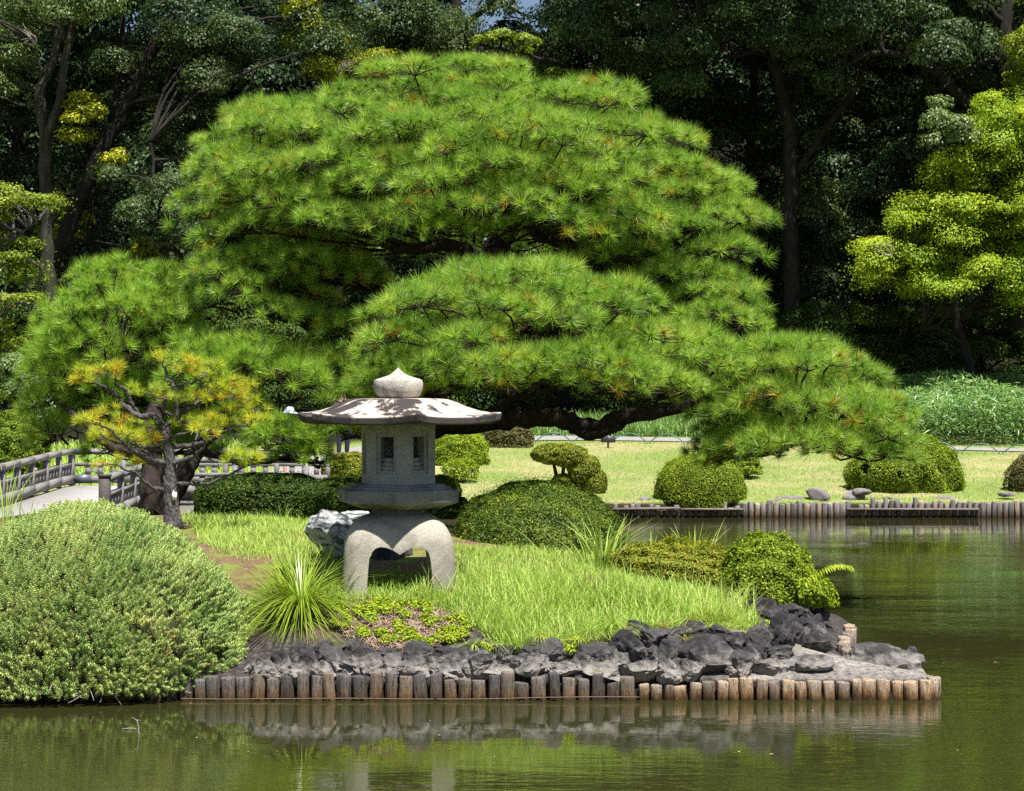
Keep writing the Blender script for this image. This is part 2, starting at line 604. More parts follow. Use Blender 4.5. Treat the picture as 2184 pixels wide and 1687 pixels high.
# island soil, litter, pale rubble along the shore (attribute 'shore' = 1 at the edge)
m, nt, b, out = newmat('island_soil')
v = coords(nt)
n1 = noise(nt, v, 2.2, 6, .65)
n2 = noise(nt, v, 45, 6, .7)
soil = ramp(nt, n2, [(.3, (.07, .042, .028)), (.5, (.19, .115, .075)), (.7, (.34, .22, .15))])
grs = ramp(nt, n2, [(.3, (.10, .15, .025)), (.6, (.24, .32, .06)), (.8, (.34, .36, .12))])
c = mix(nt, ramp(nt, n1, [(.44, (0, 0, 0)), (.56, (1, 1, 1))]), soil, grs)
at = nt.nodes.new('ShaderNodeAttribute')
at.attribute_name = 'shore'
pale = ramp(nt, noise(nt, v, 20, 8, .7), [(.32, (.10, .095, .095)), (.5, (.36, .33, .30)), (.7, (.56, .52, .47))])
dk = ramp(nt, noise(nt, v, 20, 8, .7), [(.32, (.022, .02, .02)), (.5, (.06, .052, .05)), (.7, (.16, .145, .135))])
c = mix(nt, at.outputs['Fac'], c, dk)
at2 = nt.nodes.new('ShaderNodeAttribute')
at2.attribute_name = 'spit'
c = mix(nt, at2.outputs['Fac'], c, pale)
gg = nt.nodes.new('ShaderNodeNewGeometry')
sz_ = nt.nodes.new('ShaderNodeSeparateXYZ')
nt.links.new(gg.outputs['Position'], sz_.inputs[0])
c = mix(nt, ramp(nt, sz_.outputs['Z'], [(.135, (1, 1, 1)), (.16, (0, 0, 0))]), c, (.03, .022, .014))
nt.links.new(c, b.inputs['Base Color'])
b.inputs['Roughness'].default_value = .95
b.inputs['Specular IOR Level'].default_value = .15
bump(nt, b, mix(nt, .5, n2, noise(nt, v, 12, 8, .7)), 1.0, .05)
M['soil'] = m

# far bank: lawn, drier patches, forest litter beyond y = 52
m, nt, b, out = newmat('bank_ground')
v = coords(nt)
n1 = noise(nt, v, .55, 5, .6)
n2 = noise(nt, v, 26, 6, .75)
lawn = ramp(nt, n2, [(.3, (.13, .19, .045)), (.5, (.22, .29, .075)), (.72, (.33, .37, .13))])
dry = ramp(nt, n2, [(.3, (.28, .23, .10)), (.5, (.42, .36, .19)), (.72, (.54, .46, .28))])
c = mix(nt, ramp(nt, n1, [(.45, (0, 0, 0)), (.62, (.8, .8, .8))]), lawn, dry)
litter = ramp(nt, n2, [(.3, (.008, .010, .005)), (.6, (.02, .022, .011)), (.8, (.035, .034, .018))])
sx = nt.nodes.new('ShaderNodeSeparateXYZ')
nt.links.new(v, sx.inputs[0])
mr = nt.nodes.new('ShaderNodeMapRange')
mr.inputs['From Min'].default_value = 50.8
mr.inputs['From Max'].default_value = 52.2
nt.links.new(sx.outputs['Y'], mr.inputs['Value'])
c = mix(nt, mr.outputs[0], c, litter)
gg = nt.nodes.new('ShaderNodeNewGeometry')
sz_ = nt.nodes.new('ShaderNodeSeparateXYZ')
nt.links.new(gg.outputs['Position'], sz_.inputs[0])
c = mix(nt, ramp(nt, sz_.outputs['Z'], [(.24, (1, 1, 1)), (.30, (0, 0, 0))]), c, (.03, .022, .014))
nt.links.new(c, b.inputs['Base Color'])
b.inputs['Roughness'].default_value = .95
b.inputs['Specular IOR Level'].default_value = .1
bump(nt, b, n2, .8, .04)
M['bank'] = m
m, nt, b, out = newmat('pale_gravel')
n2 = noise(nt, coords(nt), 60, 5, .8)
nt.links.new(ramp(nt, n2, [(.3, (.17, .16, .16)), (.5, (.28, .265, .26)), (.7, (.40, .385, .37))]), b.inputs['Base Color'])
b.inputs['Roughness'].default_value = .95
bump(nt, b, n2, .8, .02)
M['gravel'] = m

# pond water: murky brown-green, rippled mirror
m, nt, b, out = newmat('pond_water')
b.inputs['Base Color'].default_value = (.026, .027, .008, 1)
b.inputs['Roughness'].default_value = .015
b.inputs['IOR'].default_value = 1.55
b.inputs['Specular IOR Level'].default_value = .5
v = coords(nt, 'Object', (.8, 2.6, 1))
w1 = noise(nt, v, 1.5, 3, .5, .6)
v2 = coords(nt, 'Object', (2.5, 7.0, 1), (0, 0, .12))
w2 = noise(nt, v2, 2.2, 3, .55, .4)
v3 = coords(nt, 'Object', (.25, .5, 1))
w3 = ramp(nt, noise(nt, v3, .8, 2), [(.38, (.15, .15, .15)), (.62, (1, 1, 1))])
hh = mix(nt, .35, w1, w2)
hm = mix(nt, 1.0, hh, w3, 'MULTIPLY')
bump(nt, b, hm, .13, .06)
M['water'] = m

# ------------------------------------------------------------------ the ground, the pond, the island
OUT = np.array([(-9, 15.85), (-6, 15.75), (-2.2, 15.74), (0, 15.74), (2, 15.74), (3.1, 15.72), (3.33, 15.85), (3.32, 16.1), (3.05, 16.4), (2.86, 17.0),
                (2.86, 17.6), (3.05, 18.2), (3.28, 18.9), (3.35, 20), (3.1, 21.5), (2.4, 23.5), (1, 26), (-1, 27.5), (-5, 28.5), (-9, 29)])


def sdist(X, Y):
    """distance inside the island outline (negative outside)"""
    pts = np.stack([X, Y], -1)
    best = np.full(X.shape, 1e9)
    ins = np.zeros(X.shape, bool)
    n = len(OUT)
    for i in range(n):
        a, bb = OUT[i], OUT[(i + 1) % n]
        ab = bb - a
        ap = pts - a
        t = np.clip((ap @ ab) / (ab @ ab), 0, 1)
        best = np.minimum(best, np.linalg.norm(ap - t[..., None] * ab, axis=-1))
        cond = ((a[1] > Y) != (bb[1] > Y)) & (X < (bb[0] - a[0]) * (Y - a[1]) / (bb[1] - a[1] + 1e-12) + a[0])
        ins ^= cond
    return np.where(ins, best, -best)


WI = Wave(1.6, 5)


def island_z(X, Y):
    X, Y = np.asarray(X, float), np.asarray(Y, float)
    d = sdist(X, Y)
    dd = np.maximum(d, 0)
    z = .17 + .84 * (1 - np.exp(-(dd / 1.9) ** 1.3))
    z = z + .03 * WI(np.stack([X * 1.5, Y * 1.5, X * 0], -1)) * np.clip(dd / .8, 0, 1)
    z = z + .15 * np.exp(-((X + 1.0) ** 2 + (Y - 17.0) ** 2) / .65 ** 2)
    return np.where(d >= 0, z, np.maximum(-.6, .17 + d * 5))


def shore_y(X):
    t = np.clip((np.asarray(X, float) + 5.5) / 3.0, 0, 1)
    t = t * t * (3 - 2 * t)
    return 42.9 * (1 - t) + 39.3 * t


def bank_z(X, Y):
    X, Y = np.asarray(X, float), np.asarray(Y, float)
    s = Y - shore_y(X)
    up = .30 + .087 * np.minimum(np.maximum(s, 0), 12) + .13 * np.clip(Y - 52, 0, 45) + .6 * np.clip(Y - 86, 0, 26)
    near = .9 - np.clip((Y - 3) * .6, 0, 1.7)
    z = np.where(s >= 0, up, np.maximum(-.8, .15 + s * 2.5))
    return np.where(Y < 8, np.maximum(z, near), z)


def ground_z(x, y):
    return float(max(island_z(np.array([x]), np.array([y]))[0] if 14 < y < 31 and -11 < x < 5 else -1, bank_z(np.array([x]), np.array([y]))[0]))


def hit(u, v, d0=14.5, d1=70):
    """first ground point on the sight line through photograph position (u, v)"""
    D = np.arange(d0, d1, .02)
    X = (u - UC) / FPX * D
    Z = CAM_H - (v - VC) / FPX * D
    G = bank_z(X, D)
    w = (D > 14) & (D < 31)
    G[w] = np.maximum(G[w], island_z(X[w], D[w]))
    k = np.argmax(Z <= G)
    return Vector((X[k], D[k], G[k]))


def grid_obj(name, xs, ys, zf, mat):
    X, Y = np.meshgrid(xs, ys)
    Z = zf(X, Y)
    nx, ny = len(xs), len(ys)
    idx = np.arange(nx * ny).reshape(ny, nx)
    F = np.stack([idx[:-1, :-1], idx[:-1, 1:], idx[1:, 1:], idx[1:, :-1]], -1).reshape(-1, 4)
    return mesh_np(name, np.stack([X, Y, Z], -1).reshape(-1, 3), F, mat, smooth=True), X, Y


ys = np.concatenate([[-400, -60, -10], np.arange(0, 38, 2.0), np.arange(38, 56, .25), np.arange(56, 120, 2), [140, 220, 500, 1200]])
xs = np.concatenate([[-1200, -300, -100, -50], np.arange(-30, 30.1, .5), [50, 100, 300, 1200]])
g, _, _ = grid_obj('ground', xs, ys, bank_z, M['bank'])
tag(g, 'mown lawn bank and forest floor around the pond', 'ground', kind='structure')

isl, X, Y = grid_obj('island_ground', np.arange(-11.5, 4.4, .08), np.arange(14.9, 30.2, .08), island_z, M['soil'])
sh = 1 - np.clip((sdist(X, Y) - .60 - .18 * WI(np.stack([X * 2, Y * 2, X * 0], -1))) / .45, 0, 1)
# the flat spit at the right tip is pale rubble throughout
spt = np.clip((X - 1.5) / .5, 0, 1) * np.clip((17.1 - Y) / .4, 0, 1) * (.75 + .25 * WI(np.stack([X * 3, Y * 3, X * 0], -1)))
at = isl.data.attributes.new('spit', 'FLOAT', 'POINT')
at.data.foreach_set('value', np.clip(spt, 0, 1).ravel().astype(np.float32))
at = isl.data.attributes.new('shore', 'FLOAT', 'POINT')
at.data.foreach_set('value', sh.ravel().astype(np.float32))
tag(isl, 'grassy island ground with bare soil and pale rubble edge', 'ground', kind='structure')

wat = mesh_np('pond_water', [(-90, 4, 0), (90, 4, 0), (90, 43.2, 0), (-90, 43.2, 0)], [(0, 1, 2, 3)], M['water'])
tag(wat, 'murky green brown pond water with soft ripples', 'water', kind='structure')


def ribbon(name, pts, widths, zf, lift, mat):
    c = smooth_path([(x, y, 0) for x, y in pts], 10)
    w = np.interp(np.linspace(0, 1, len(c)), np.linspace(0, 1, len(widths)), widths)
    T = unit(np.gradient(c, axis=0))
    S = np.stack([T[:, 1], -T[:, 0], T[:, 2] * 0], -1)
    cols = np.linspace(-.5, .5, 9)
    V = c[:, None, :] + S[:, None, :] * (cols[None, :, None] * w[:, None, None])
    V[..., 2] = zf(V[..., 0], V[..., 1]) + lift
    n, k = V.shape[:2]
    idx = np.arange(n * k).reshape(n, k)
    F = np.stack([idx[:-1, :-1], idx[:-1, 1:], idx[1:, 1:], idx[1:, :-1]], -1).reshape(-1, 4)
    return mesh_np(name, V.reshape(-1, 3), F, mat, smooth=True)


path = ribbon('gravel_path', [(-5.0, 43.6), (-4.6, 46), (-3.6, 49), (0, 50.7), (4, 50.4), (9, 48.9), (13, 47.9), (18, 47)], [2.3, 2.3, 2.0, 1.2, .8, .65, .6, .6], bank_z, .025, M['gravel'])
tag(path, 'pale grey gravel path winding behind the lawn', 'path', kind='structure')


# ------------------------------------------------------------------ stone lantern
def loft(sections):
    """sections: list of (n,3) rings with equal n; caps closed with n-gons -> bmesh"""
    bm = bmesh.new()
    rings = [[bm.verts.new(tuple(p)) for p in s] for s in sections]
    n = len(rings[0])
    for a, bq in zip(rings[:-1], rings[1:]):
        for i in range(n):
            bm.faces.new((a[i], a[(i + 1) % n], bq[(i + 1) % n], bq[i]))
    bm.faces.new(list(reversed(rings[0])))
    bm.faces.new(rings[-1])
    bmesh.ops.recalc_face_normals(bm, faces=bm.faces)
    return bm


def bm_obj(name, bm, mat, parent=None, smooth=False, bevel=0.0, seg=2):
    me = bpy.data.meshes.new(name)
    bm.to_mesh(me)
    bm.free()
    if mat:
        me.materials.append(mat)
    o = bpy.data.objects.new(name, me)
    COL.objects.link(o)
    if parent:
        o.parent = parent
    if bevel:
        md = o.modifiers.new('bevel', 'BEVEL')
        md.width = bevel
        md.segments = seg
        md.limit_method = 'ANGLE'
        md.angle_limit = R(28)
    if smooth:
        for p in me.polygons:
            p.use_smooth = True
    return o


def apply_mods(o):
    dg = bpy.context.evaluated_depsgraph_get()
    dg.update()
    me = bpy.data.meshes.new_from_object(o.evaluated_get(dg))
    o.modifiers.clear()
    old = o.data
    o.data = me
    bpy.data.meshes.remove(old)
    return o


def cut(o, cutters):
    for c in cutters:
        c.parent = o.parent
        md = o.modifiers.new('cut', 'BOOLEAN')
        md.operation = 'DIFFERENCE'
        md.solver = 'EXACT'
        md.object = c
    apply_mods(o)
    for c in cutters:
        me = c.data
        bpy.data.objects.remove(c)
        bpy.data.meshes.remove(me)
    return o


HEXA = R(-90 + 13)                          # one corner of every hexagon turned 13 degrees right of the camera
LZ = ground_z(-1.0, 17.5)


def hexring(r, z, sub=1, sag=0.0, lift=0.0):
    pts = []
    for k in range(6):
        a0, a1 = HEXA + k * math.pi / 3, HEXA + (k + 1) * math.pi / 3
        p0 = np.array((math.cos(a0), math.sin(a0))) * r
        p1 = np.array((math.cos(a1), math.sin(a1))) * r
        for j in range(sub):
            t = j / sub
            q = p0 * (1 - t) + p1 * t
            e = abs(2 * t - 1)
            q = q * (1 - sag * (1 - e * e))
            pts.append((q[0], q[1], z + lift * e ** 3))
    return pts


lx, ly = -1.0, 17.5
lantern = thing('stone_lantern', 'grey stone garden lantern with wide hexagonal roof, pointed finial and arched legs', 'lantern', (lx, ly, LZ))
z0 = LZ
# finial: an onion jewel turned on a lathe
prof = [(.0, 2.36), (.10, 2.362), (.155, 2.372), (.19, 2.40), (.212, 2.44), (.219, 2.48), (.219, 2.51), (.212, 2.532), (.19, 2.545), (.15, 2.556), (.10, 2.573), (.06, 2.594), (.03, 2.618), (.012, 2.634), (.002, 2.645)]
bm = loft([[(r * math.cos(a), r * math.sin(a), z - z0) for a in np.linspace(0, 2 * math.pi, 40, endpoint=False)] for r, z in prof[1:]])
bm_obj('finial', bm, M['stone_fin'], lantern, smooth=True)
# roof with swept hexagonal eaves
S = 8
secs = [hexring(.16, 2.150 - z0, S), hexring(.70, 2.150 - z0, S, .0, .004), hexring(.925, 2.152 - z0, S, .05, .028), hexring(.945, 2.158 - z0, S, .05, .03),
        hexring(.955, 2.212 - z0, S, .05, .034), hexring(.945, 2.222 - z0, S, .05, .034), hexring(.86, 2.232 - z0, S, .035, .022),
        hexring(.74, 2.262 - z0, S, .02, .01), hexring(.63, 2.305 - z0, S, .01), hexring(.54, 2.342 - z0, S), hexring(.47, 2.364 - z0, S), hexring(.42, 2.371 - z0, S), hexring(.16, 2.376 - z0, S)]
bm = loft(secs)
for vtx in bm.verts:
    vtx.co += Vector(mnoise.noise_vector(vtx.co * 3.1)) * .008
bm_obj('roof', bm, M['stone_roof'], lantern, bevel=.006)
# light chamber: hexagonal prism with recessed windows
RB = .344
ZT, ZB = 2.150, 1.628
ch = bm_obj('light_chamber', loft([hexring(RB, ZB - z0), hexring(RB, ZT + .0 - z0)]), M['stone_box'], lantern)
cutters = [bm_obj('c', loft([hexring(RB - .13, ZB + .05 - z0), hexring(RB - .13, ZT - .05 - z0)]), None)]
louv = []
for k in range(6):
    a = HEXA + (k + .5) * math.pi / 3
    ap = RB * math.cos(math.pi / 6)
    n2 = (math.cos(a), math.sin(a))
    # the two faces towards the pond are pierced, the others only carved
    for (wd, zt, zb, dep) in ((.185, .078, .430, .018), (.125, .108, .402, .30 if k in (0, 5) else .045)):
        V, F = box(n2[0] * (ap + .05 - dep / 2 - .0), n2[1] * (ap + .05 - dep / 2), ZT - z0 - (zt + zb) / 2, dep + .1, wd, zb - zt, a)
        bmc = bmesh.new()
        vs = [bmc.verts.new(tuple(p)) for p in V]
        for f in F:
            bmc.faces.new([vs[i] for i in f])
        bmesh.ops.recalc_face_normals(bmc, faces=bmc.faces)
        cutters.append(bm_obj('c', bmc, None))
    for j in range(3 if k in (0, 5) else 0):
        zz = ZT - z0 - .402 + .018 + j * .036
        q = ap - .045 - j * .014
        louv.append(box(n2[0] * q, n2[1] * q, zz, .035, .1235, .0345, a))
cut(ch, cutters)
for lv in louv:
    Acc().add(*lv).obj('louvre', M['stone_box'], ch)
# platform: two steps, a broad slab, a chamfered underside, a neck
secs = [hexring(.245, 1.36 - z0), hexring(.245, 1.412 - z0), hexring(.40, 1.418 - z0), hexring(.555, 1.468 - z0), hexring(.562, 1.476 - z0), hexring(.562, 1.572 - z0), hexring(.545, 1.582 - z0),
        hexring(.495, 1.586 - z0), hexring(.490, 1.604 - z0), hexring(.445, 1.608 - z0), hexring(.438, 1.626 - z0), hexring(.30, 1.629 - z0)]
bm_obj('platform', loft(secs), M['stone_slab'], lantern, bevel=.007)
# arched four-legged base: a square dome with two crossing scalloped tunnels
prof = [(.235, 1.366), (.285, 1.352), (.34, 1.325), (.385, 1.29), (.418, 1.25), (.45, 1.19), (.472, 1.12), (.482, 1.02), (.492, .90), (.507, .62), (.507, .55)]
LR = R(5)
secs = []
for s, z in prof:
    ring = []
    ex = 5.5 if s > .3 else 3.5
    for a in np.linspace(0, 2 * math.pi, 48, endpoint=False):
        c, sn = math.cos(a), math.sin(a)
        rr = s / (abs(c) ** ex + abs(sn) ** ex) ** (1 / ex)
        x, y = rr * c, rr * sn
        ring.append((x * math.cos(LR) - y * math.sin(LR), x * math.sin(LR) + y * math.cos(LR), z - z0))
    secs.append(ring)
secs.reverse()
base = bm_obj('leg_base', loft(secs), M['stone'], lantern)
arch = [(-.285, .50), (-.285, .70), (-.272, .90), (-.262, 1.00), (-.245, 1.055), (-.21, 1.092), (-.165, 1.105), (-.115, 1.098), (-.06, 1.076), (-.02, 1.05), (0, 1.038)]
arch = arch + [(-x, z) for x, z in arch[-2::-1]]
cutters = []
for q in (0, math.pi / 2):
    rings = []
    for y in (-.8, .8):
        ring = []
        for x, z in arch:
            a = LR + q
            ring.append((x * math.cos(a) - y * math.sin(a), x * math.sin(a) + y * math.cos(a), z - z0 + (0.0006 if q else 0)))
        rings.append(ring)
    cutters.append(bm_obj('c', loft(rings), None))
cut(base, cutters)
md = base.modifiers.new('bevel', 'BEVEL')
md.width = .012
md.segments = 3
md.limit_method = 'ANGLE'
md.angle_limit = R(40)


for o in lantern.children:
    for p_ in o.data.polygons:
        p_.use_smooth = True
    o.data.set_sharp_from_angle(angle=R(32))

# ------------------------------------------------------------------ rocks
def rock_data(seed, sx, sy, sz, rough=.46, sub=4, ridged=True):
    bm = bmesh.new()
    bmesh.ops.create_icosphere(bm, subdivisions=sub, radius=1)
    off = Vector((seed * 3.7, seed * 1.3, seed * 2.1))
    g = random.Random(seed)
    planes = []
    for _ in range(9):
        d = Vector((g.gauss(0, 1), g.gauss(0, 1), g.gauss(0, 1))).normalized()
        planes.append((d, g.uniform(.45, .85)))
    for v in bm.verts:
        p = v.co.copy()
        for d, h in planes:                  # chip the ball along random planes
            t = p.dot(d) - h
            if t > 0:
                p -= d * t * .92
        n = mnoise.noise(v.co * 1.4 + off) * .5 + mnoise.noise(v.co * 3.2 + off) * .28
        if ridged:
            n += (.35 - abs(mnoise.noise(v.co * 5.5 + off))) * .36 + (.3 - abs(mnoise.noise(v.co * 11 + off))) * .20
        p *= 1 + n * rough
        v.co = Vector((p.x * sx, p.y * sy, p.z * sz))
    me = bpy.data.meshes.new('rock')
    bm.to_mesh(me)
    bm.free()
    return me


def rock(name, label, u, v, w, h, mat, group=None, seed=0, depth=.8, d=None, rough=.46, sub=4, ridged=True, sink=.25, cat='rock', rz=None):
    """(u, v) centre of the rock in the photograph, w x h its size there"""
    p = hit(u, v + h * .42) if d is None else P(u, v + h * .42, d)
    k = mpp(p.y)
    sx, sz = w * k * .70, h * k * .76
    me = rock_data(seed + 1, sx, sx * depth, sz, rough, sub, ridged)
    me.materials.append(mat)
    o = bpy.data.objects.new(name, me)
    COL.objects.link(o)
    o.location = (p.x, p.y + sx * depth * .35, p.z + sz * (1 - 2 * sink) * .85)
    o.rotation_euler = (0, 0, random.Random(seed).uniform(-.3, .3) if rz is None else rz)
    if not ridged:
        for q in me.polygons:
            q.use_smooth = True
    return tag(o, label, cat, group)


rocks = []
c2 = [(-470, 930, 150, 110), (-380, 900, 140, 140), (-300, 930, 160, 110), (-220, 900, 150, 150), (-130, 920, 160, 120), (-60, 870, 150, 170), (-540, 900, 150, 120), (-250, 820, 150, 120), (-120, 810, 150, 120), (60, 790, 150, 170), (55, 890, 170, 110), (180, 870, 170, 130), (330, 890, 120, 110), (450, 870, 140, 110), (565, 895, 130, 100), (765, 850, 290, 150), (850, 770, 140, 90),
      (960, 915, 200, 80), (1010, 800, 140, 90), (1170, 885, 270, 110), (1200, 770, 120, 80), (1350, 800, 140, 120), (1440, 920, 160, 70), (1550, 870, 130, 140), (1655, 835, 240, 150),
      (1690, 925, 210, 90), (1840, 775, 190, 180), (1980, 715, 150, 120), (1985, 668, 95, 60), (1990, 830, 100, 130), (2100, 805, 160, 190), (1925, 945, 220, 120), (2095, 955, 170, 110), (2145, 700, 130, 100)]
c3 = [(610, 660, 150, 120), (720, 690, 130, 120), (770, 560, 130, 120), (850, 560, 120, 120), (700, 620, 150, 110), (800, 690, 110, 90), (60, 680, 200, 110), (230, 710, 150, 140), (345, 725, 160, 130), (490, 740, 140, 160), (140, 840, 340, 190), (370, 890, 180, 140), (60, 955, 160, 120), (640, 695, 230, 190), (550, 535, 210, 120),
      (690, 565, 150, 120), (500, 480, 120, 90), (840, 630, 120, 130), (870, 735, 190, 140), (640, 815, 170, 80), (830, 880, 210, 90), (560, 640, 120, 100), (760, 650, 110, 110)]
for i, (x, y, w, h) in enumerate(c2):
    u, v = 728 + x / 3, 1124.8 + y / 3
    if u < 1010:
        lb, gp = 'dark lava rock under the azalea patch on the island shore', 'lava rocks under the azalea patch'
    elif u < 1200:
        lb, gp = 'dark lava rock in the low middle of the island shore', 'lava rocks in the middle of the shore'
    else:
        lb, gp = 'black pitted lava rock piled at the grass edge above the log posts', 'lava rocks at the grass edge'
    rocks.append(rock('lava_rock', lb, u, v, w / 3, h / 3, M['lava'], gp, 100 + i))
for i, (x, y, w, h) in enumerate(c3):
    u, v = 1456 + x / 3, 1124.8 + y / 3
    if v > 1385:
        lb, gp = 'lava rock with pale crust lying on the rubble spit', 'lava rocks on the rubble spit'
    elif u > 1620:
        lb, gp = 'black lava rock below the round bush at the island corner', 'lava rocks at the island corner'
    else:
        lb, gp = 'black pitted lava rock piled at the grass edge above the log posts', 'lava rocks at the grass edge'
    rocks.append(rock('lava_rock', lb, u, v, w / 3, h / 3, M['lava'], gp, 200 + i))
g = random.Random(5)
for i in range(44):
    u = g.uniform(690, 1640)
    lo = 1395 if u < 1000 else (1385 if u < 1230 else 1345)
    v = g.uniform(lo, 1436)
    w = g.uniform(30, 62)
    gp = 'lava rocks under the azalea patch' if u < 1010 else 'lava rocks in the middle of the shore' if u < 1200 else 'lava rocks at the grass edge'
    lb = {'a': 'dark lava rock under the azalea patch on the island shore', 'm': 'dark lava rock in the low middle of the island shore', 'e': 'black pitted lava rock piled at the grass edge above the log posts'}['a' if u < 1010 else 'm' if u < 1200 else 'e']
    rocks.append(rock('lava_rock', lb, u, v, w, w * g.uniform(.5, .8), M['lava'], gp, 600 + i))
# the rock group on the tip of the spit
for i, (u, v, w, h, lb) in enumerate([(1895, 1424, 112, 58, 'largest grey lava rock on the tip of the rubble spit'), (1872, 1395, 84, 30, 'flat dark slab lying on top of the tip rocks, ochre lichen on it'),
                                      (1943, 1405, 30, 44, 'small upright dark rock at the far right end of the spit'), (1812, 1418, 56, 34, 'low grey rock on the left side of the tip rock group')]):
    d = [16.15, 16.25, 16.2, 16.3][i]
    o = rock('lava_rock', lb, u, v, w, h, M['lava'], None, 300 + i, .75, d, sink=.35)
    o.location.z = P(u, v, d).z
rock('pale_rock', 'pale blue grey veined rock half hidden behind the lantern legs', 722, 1144, 98, 92, M['stone_blue'], None, 411, .8, 18.7, .28, 5).location.z = P(722, 1140, 18.9).z
rock('pale_rock', 'small veined rock tucked just behind the left lantern leg', 762, 1100, 60, 30, M['stone_blue'], None, 412, .8, 19.3, .28, 4).location.z = P(757, 1104, 19.5).z
rock('dark_rock', 'dark rock in shade seen through the lantern arch', 828, 1195, 70, 76, M['lava'], None, 413, .8, 18.7).location.z = P(828, 1186, 18.9).z
rock('pale_rock', 'grey rock at the foot of the hedge right of the lantern platform', 962, 1062, 34, 22, M['stone_blue'], None, 414, .8, 22.6).location.z = P(962, 1064, 22.8).z
far_stones = [(1745, 1056, 52, 26), (1822, 1061, 46, 24), (1688, 1067, 54, 14), (1652, 1069, 36, 14), (1435, 1069, 36, 18), (1468, 1066, 34, 24), (1372, 1068, 26, 20), (1318, 1074, 32, 20), (1395, 1078, 42, 16), (1835, 1050, 38, 14), (1905, 1066, 40, 12), (2020, 1063, 36, 10), (2150, 1052, 30, 10), (1620, 1075, 40, 14)]
fl = {0: 'rounded purple grey boulder on the far bank, tallest of the bank stones', 1: 'dark rounded stone on the far bank left of the large dense bush', 4: 'light grey rounded stone by the far log wall left of the dome bush'}
for i, (u, v, w, h) in enumerate(far_stones):
    rock('bank_stone', fl.get(i, 'low flat grey stone set along the top of the far log wall'), u, v, w, h, M['stone_far'], None if i in fl else 'low stones along the far log wall', 500 + i, .8, 39.6 + .1 * (i % 3), .2, 3, False).location.z = P(u, v, 39.7).z - .01
rock('bank_stone', 'dark stone lying in the bright grass behind the wooden bridge', 200, 1005, 38, 16, M['stone_far'], None, 520, .7, 46, .25, 3, False).location.z = P(200, 1004, 46).z


# ------------------------------------------------------------------ log posts
def post_mesh(seed, r, top, bot=-.35, sides=18):
    g = np.random.default_rng(seed)
    zs = np.array([bot, -.05, .03, top * .35, top * .7, top - .012, top - .003, top])
    rs = np.array([1, 1, 1.01, .99, 1.0, .99, .95, .88])
    a = np.linspace(0, 2 * math.pi, sides, endpoint=False)
    prof = 1 + .05 * np.sin(a * 2 + g.uniform(0, 6)) + .03 * np.sin(a * 5 + g.uniform(0, 6)) + g.normal(size=sides) * .025
    for _ in range(2):                       # drying cracks
        prof[g.integers(sides)] *= .80
    tilt = g.normal(size=2) * .10
    V = []
    for z, rr in zip(zs, rs):
        ring = np.stack([np.cos(a) * r * rr * prof, np.sin(a) * r * rr * prof, np.full(sides, z)], -1)
        if z > .02:
            ring[:, 2] += (ring[:, 0] * tilt[0] + ring[:, 1] * tilt[1]) * min(1, z / top) + g.normal(size=sides) * .002
        V.append(ring)
    bm = loft(V)
    me = bpy.data.meshes.new('log_post')
    bm.to_mesh(me)
    bm.free()
    for p in me.polygons:
        p.use_smooth = abs(p.normal.z) < .5
    return me


def posts(seq, mats, label, group, seed, name='log_post'):
    """seq of (x, y, radius, top z); six shared shapes"""
    g = random.Random(seed)
    base = {}
    for i, (x, y, r, top) in enumerate(seq):
        key = (i % 6)
        if key not in base:
            base[key] = post_mesh(seed * 10 + key, .055, .25)
            base[key].materials.append(mats)
        o = bpy.data.objects.new(name, base[key])
        COL.objects.link(o)
        o.location = (x, y, 0)
        o.scale = (r / .055, r / .055, top / .25)
        o.rotation_euler = (g.gauss(0, .03), g.gauss(0, .035), g.uniform(0, 6.28))
        tag(o, label, 'post', group)


g = random.Random(3)
seq = []
x = -5.9
while x < 1.0:
    r = g.uniform(.046, .057)
    seq.append((x, 15.70 + g.gauss(0, .008), r, .183 + g.gauss(0, .022)))
    x += r * 2 + g.uniform(.006, .022)
posts(seq, M['post'], 'brown weathered round log post in the tall near shore row', 'tall near shore log posts', 21)
seq = []
x0 = x
while x < 3.28:
    r = g.uniform(.042, .055)
    t = .115 if x < 1.35 else .115 + min(1, (x - 1.35) / .35) * .045
    seq.append((x, 15.70 + g.gauss(0, .010), r, t + g.gauss(0, .012)))
    x += r * 2 + g.uniform(.004, .016)
for a in np.linspace(-70, 60, 7):
    seq.append((3.24 + .13 * math.cos(R(a)), 15.88 + .17 * math.sin(R(a)), .048, .155 + g.gauss(0, .006)))
posts(seq, M['post_pale'], 'low sandy coloured log post edging the rubble spit', 'low log posts round the spit', 22)
seq = []
bk = smooth_path([(3.15, 16.3, 0), (2.98, 16.55, 0), (2.89, 17.0, 0), (2.92, 17.5, 0), (3.06, 18.05, 0), (3.14, 18.5, 0)], 12)
acc, last = 0, bk[0]
for q in bk[1:]:
    if np.linalg.norm(q - last) > .112:
        seq.append((q[0], q[1], g.uniform(.05, .06), .16 + .10 * min(1, max(0, (q[1] - 16.6) / .8)) + g.gauss(0, .012)))
        last = q
posts(seq, M['post_pale'], 'pale log post in the curved row behind the spit', 'log posts in the curved row behind the spit', 23)
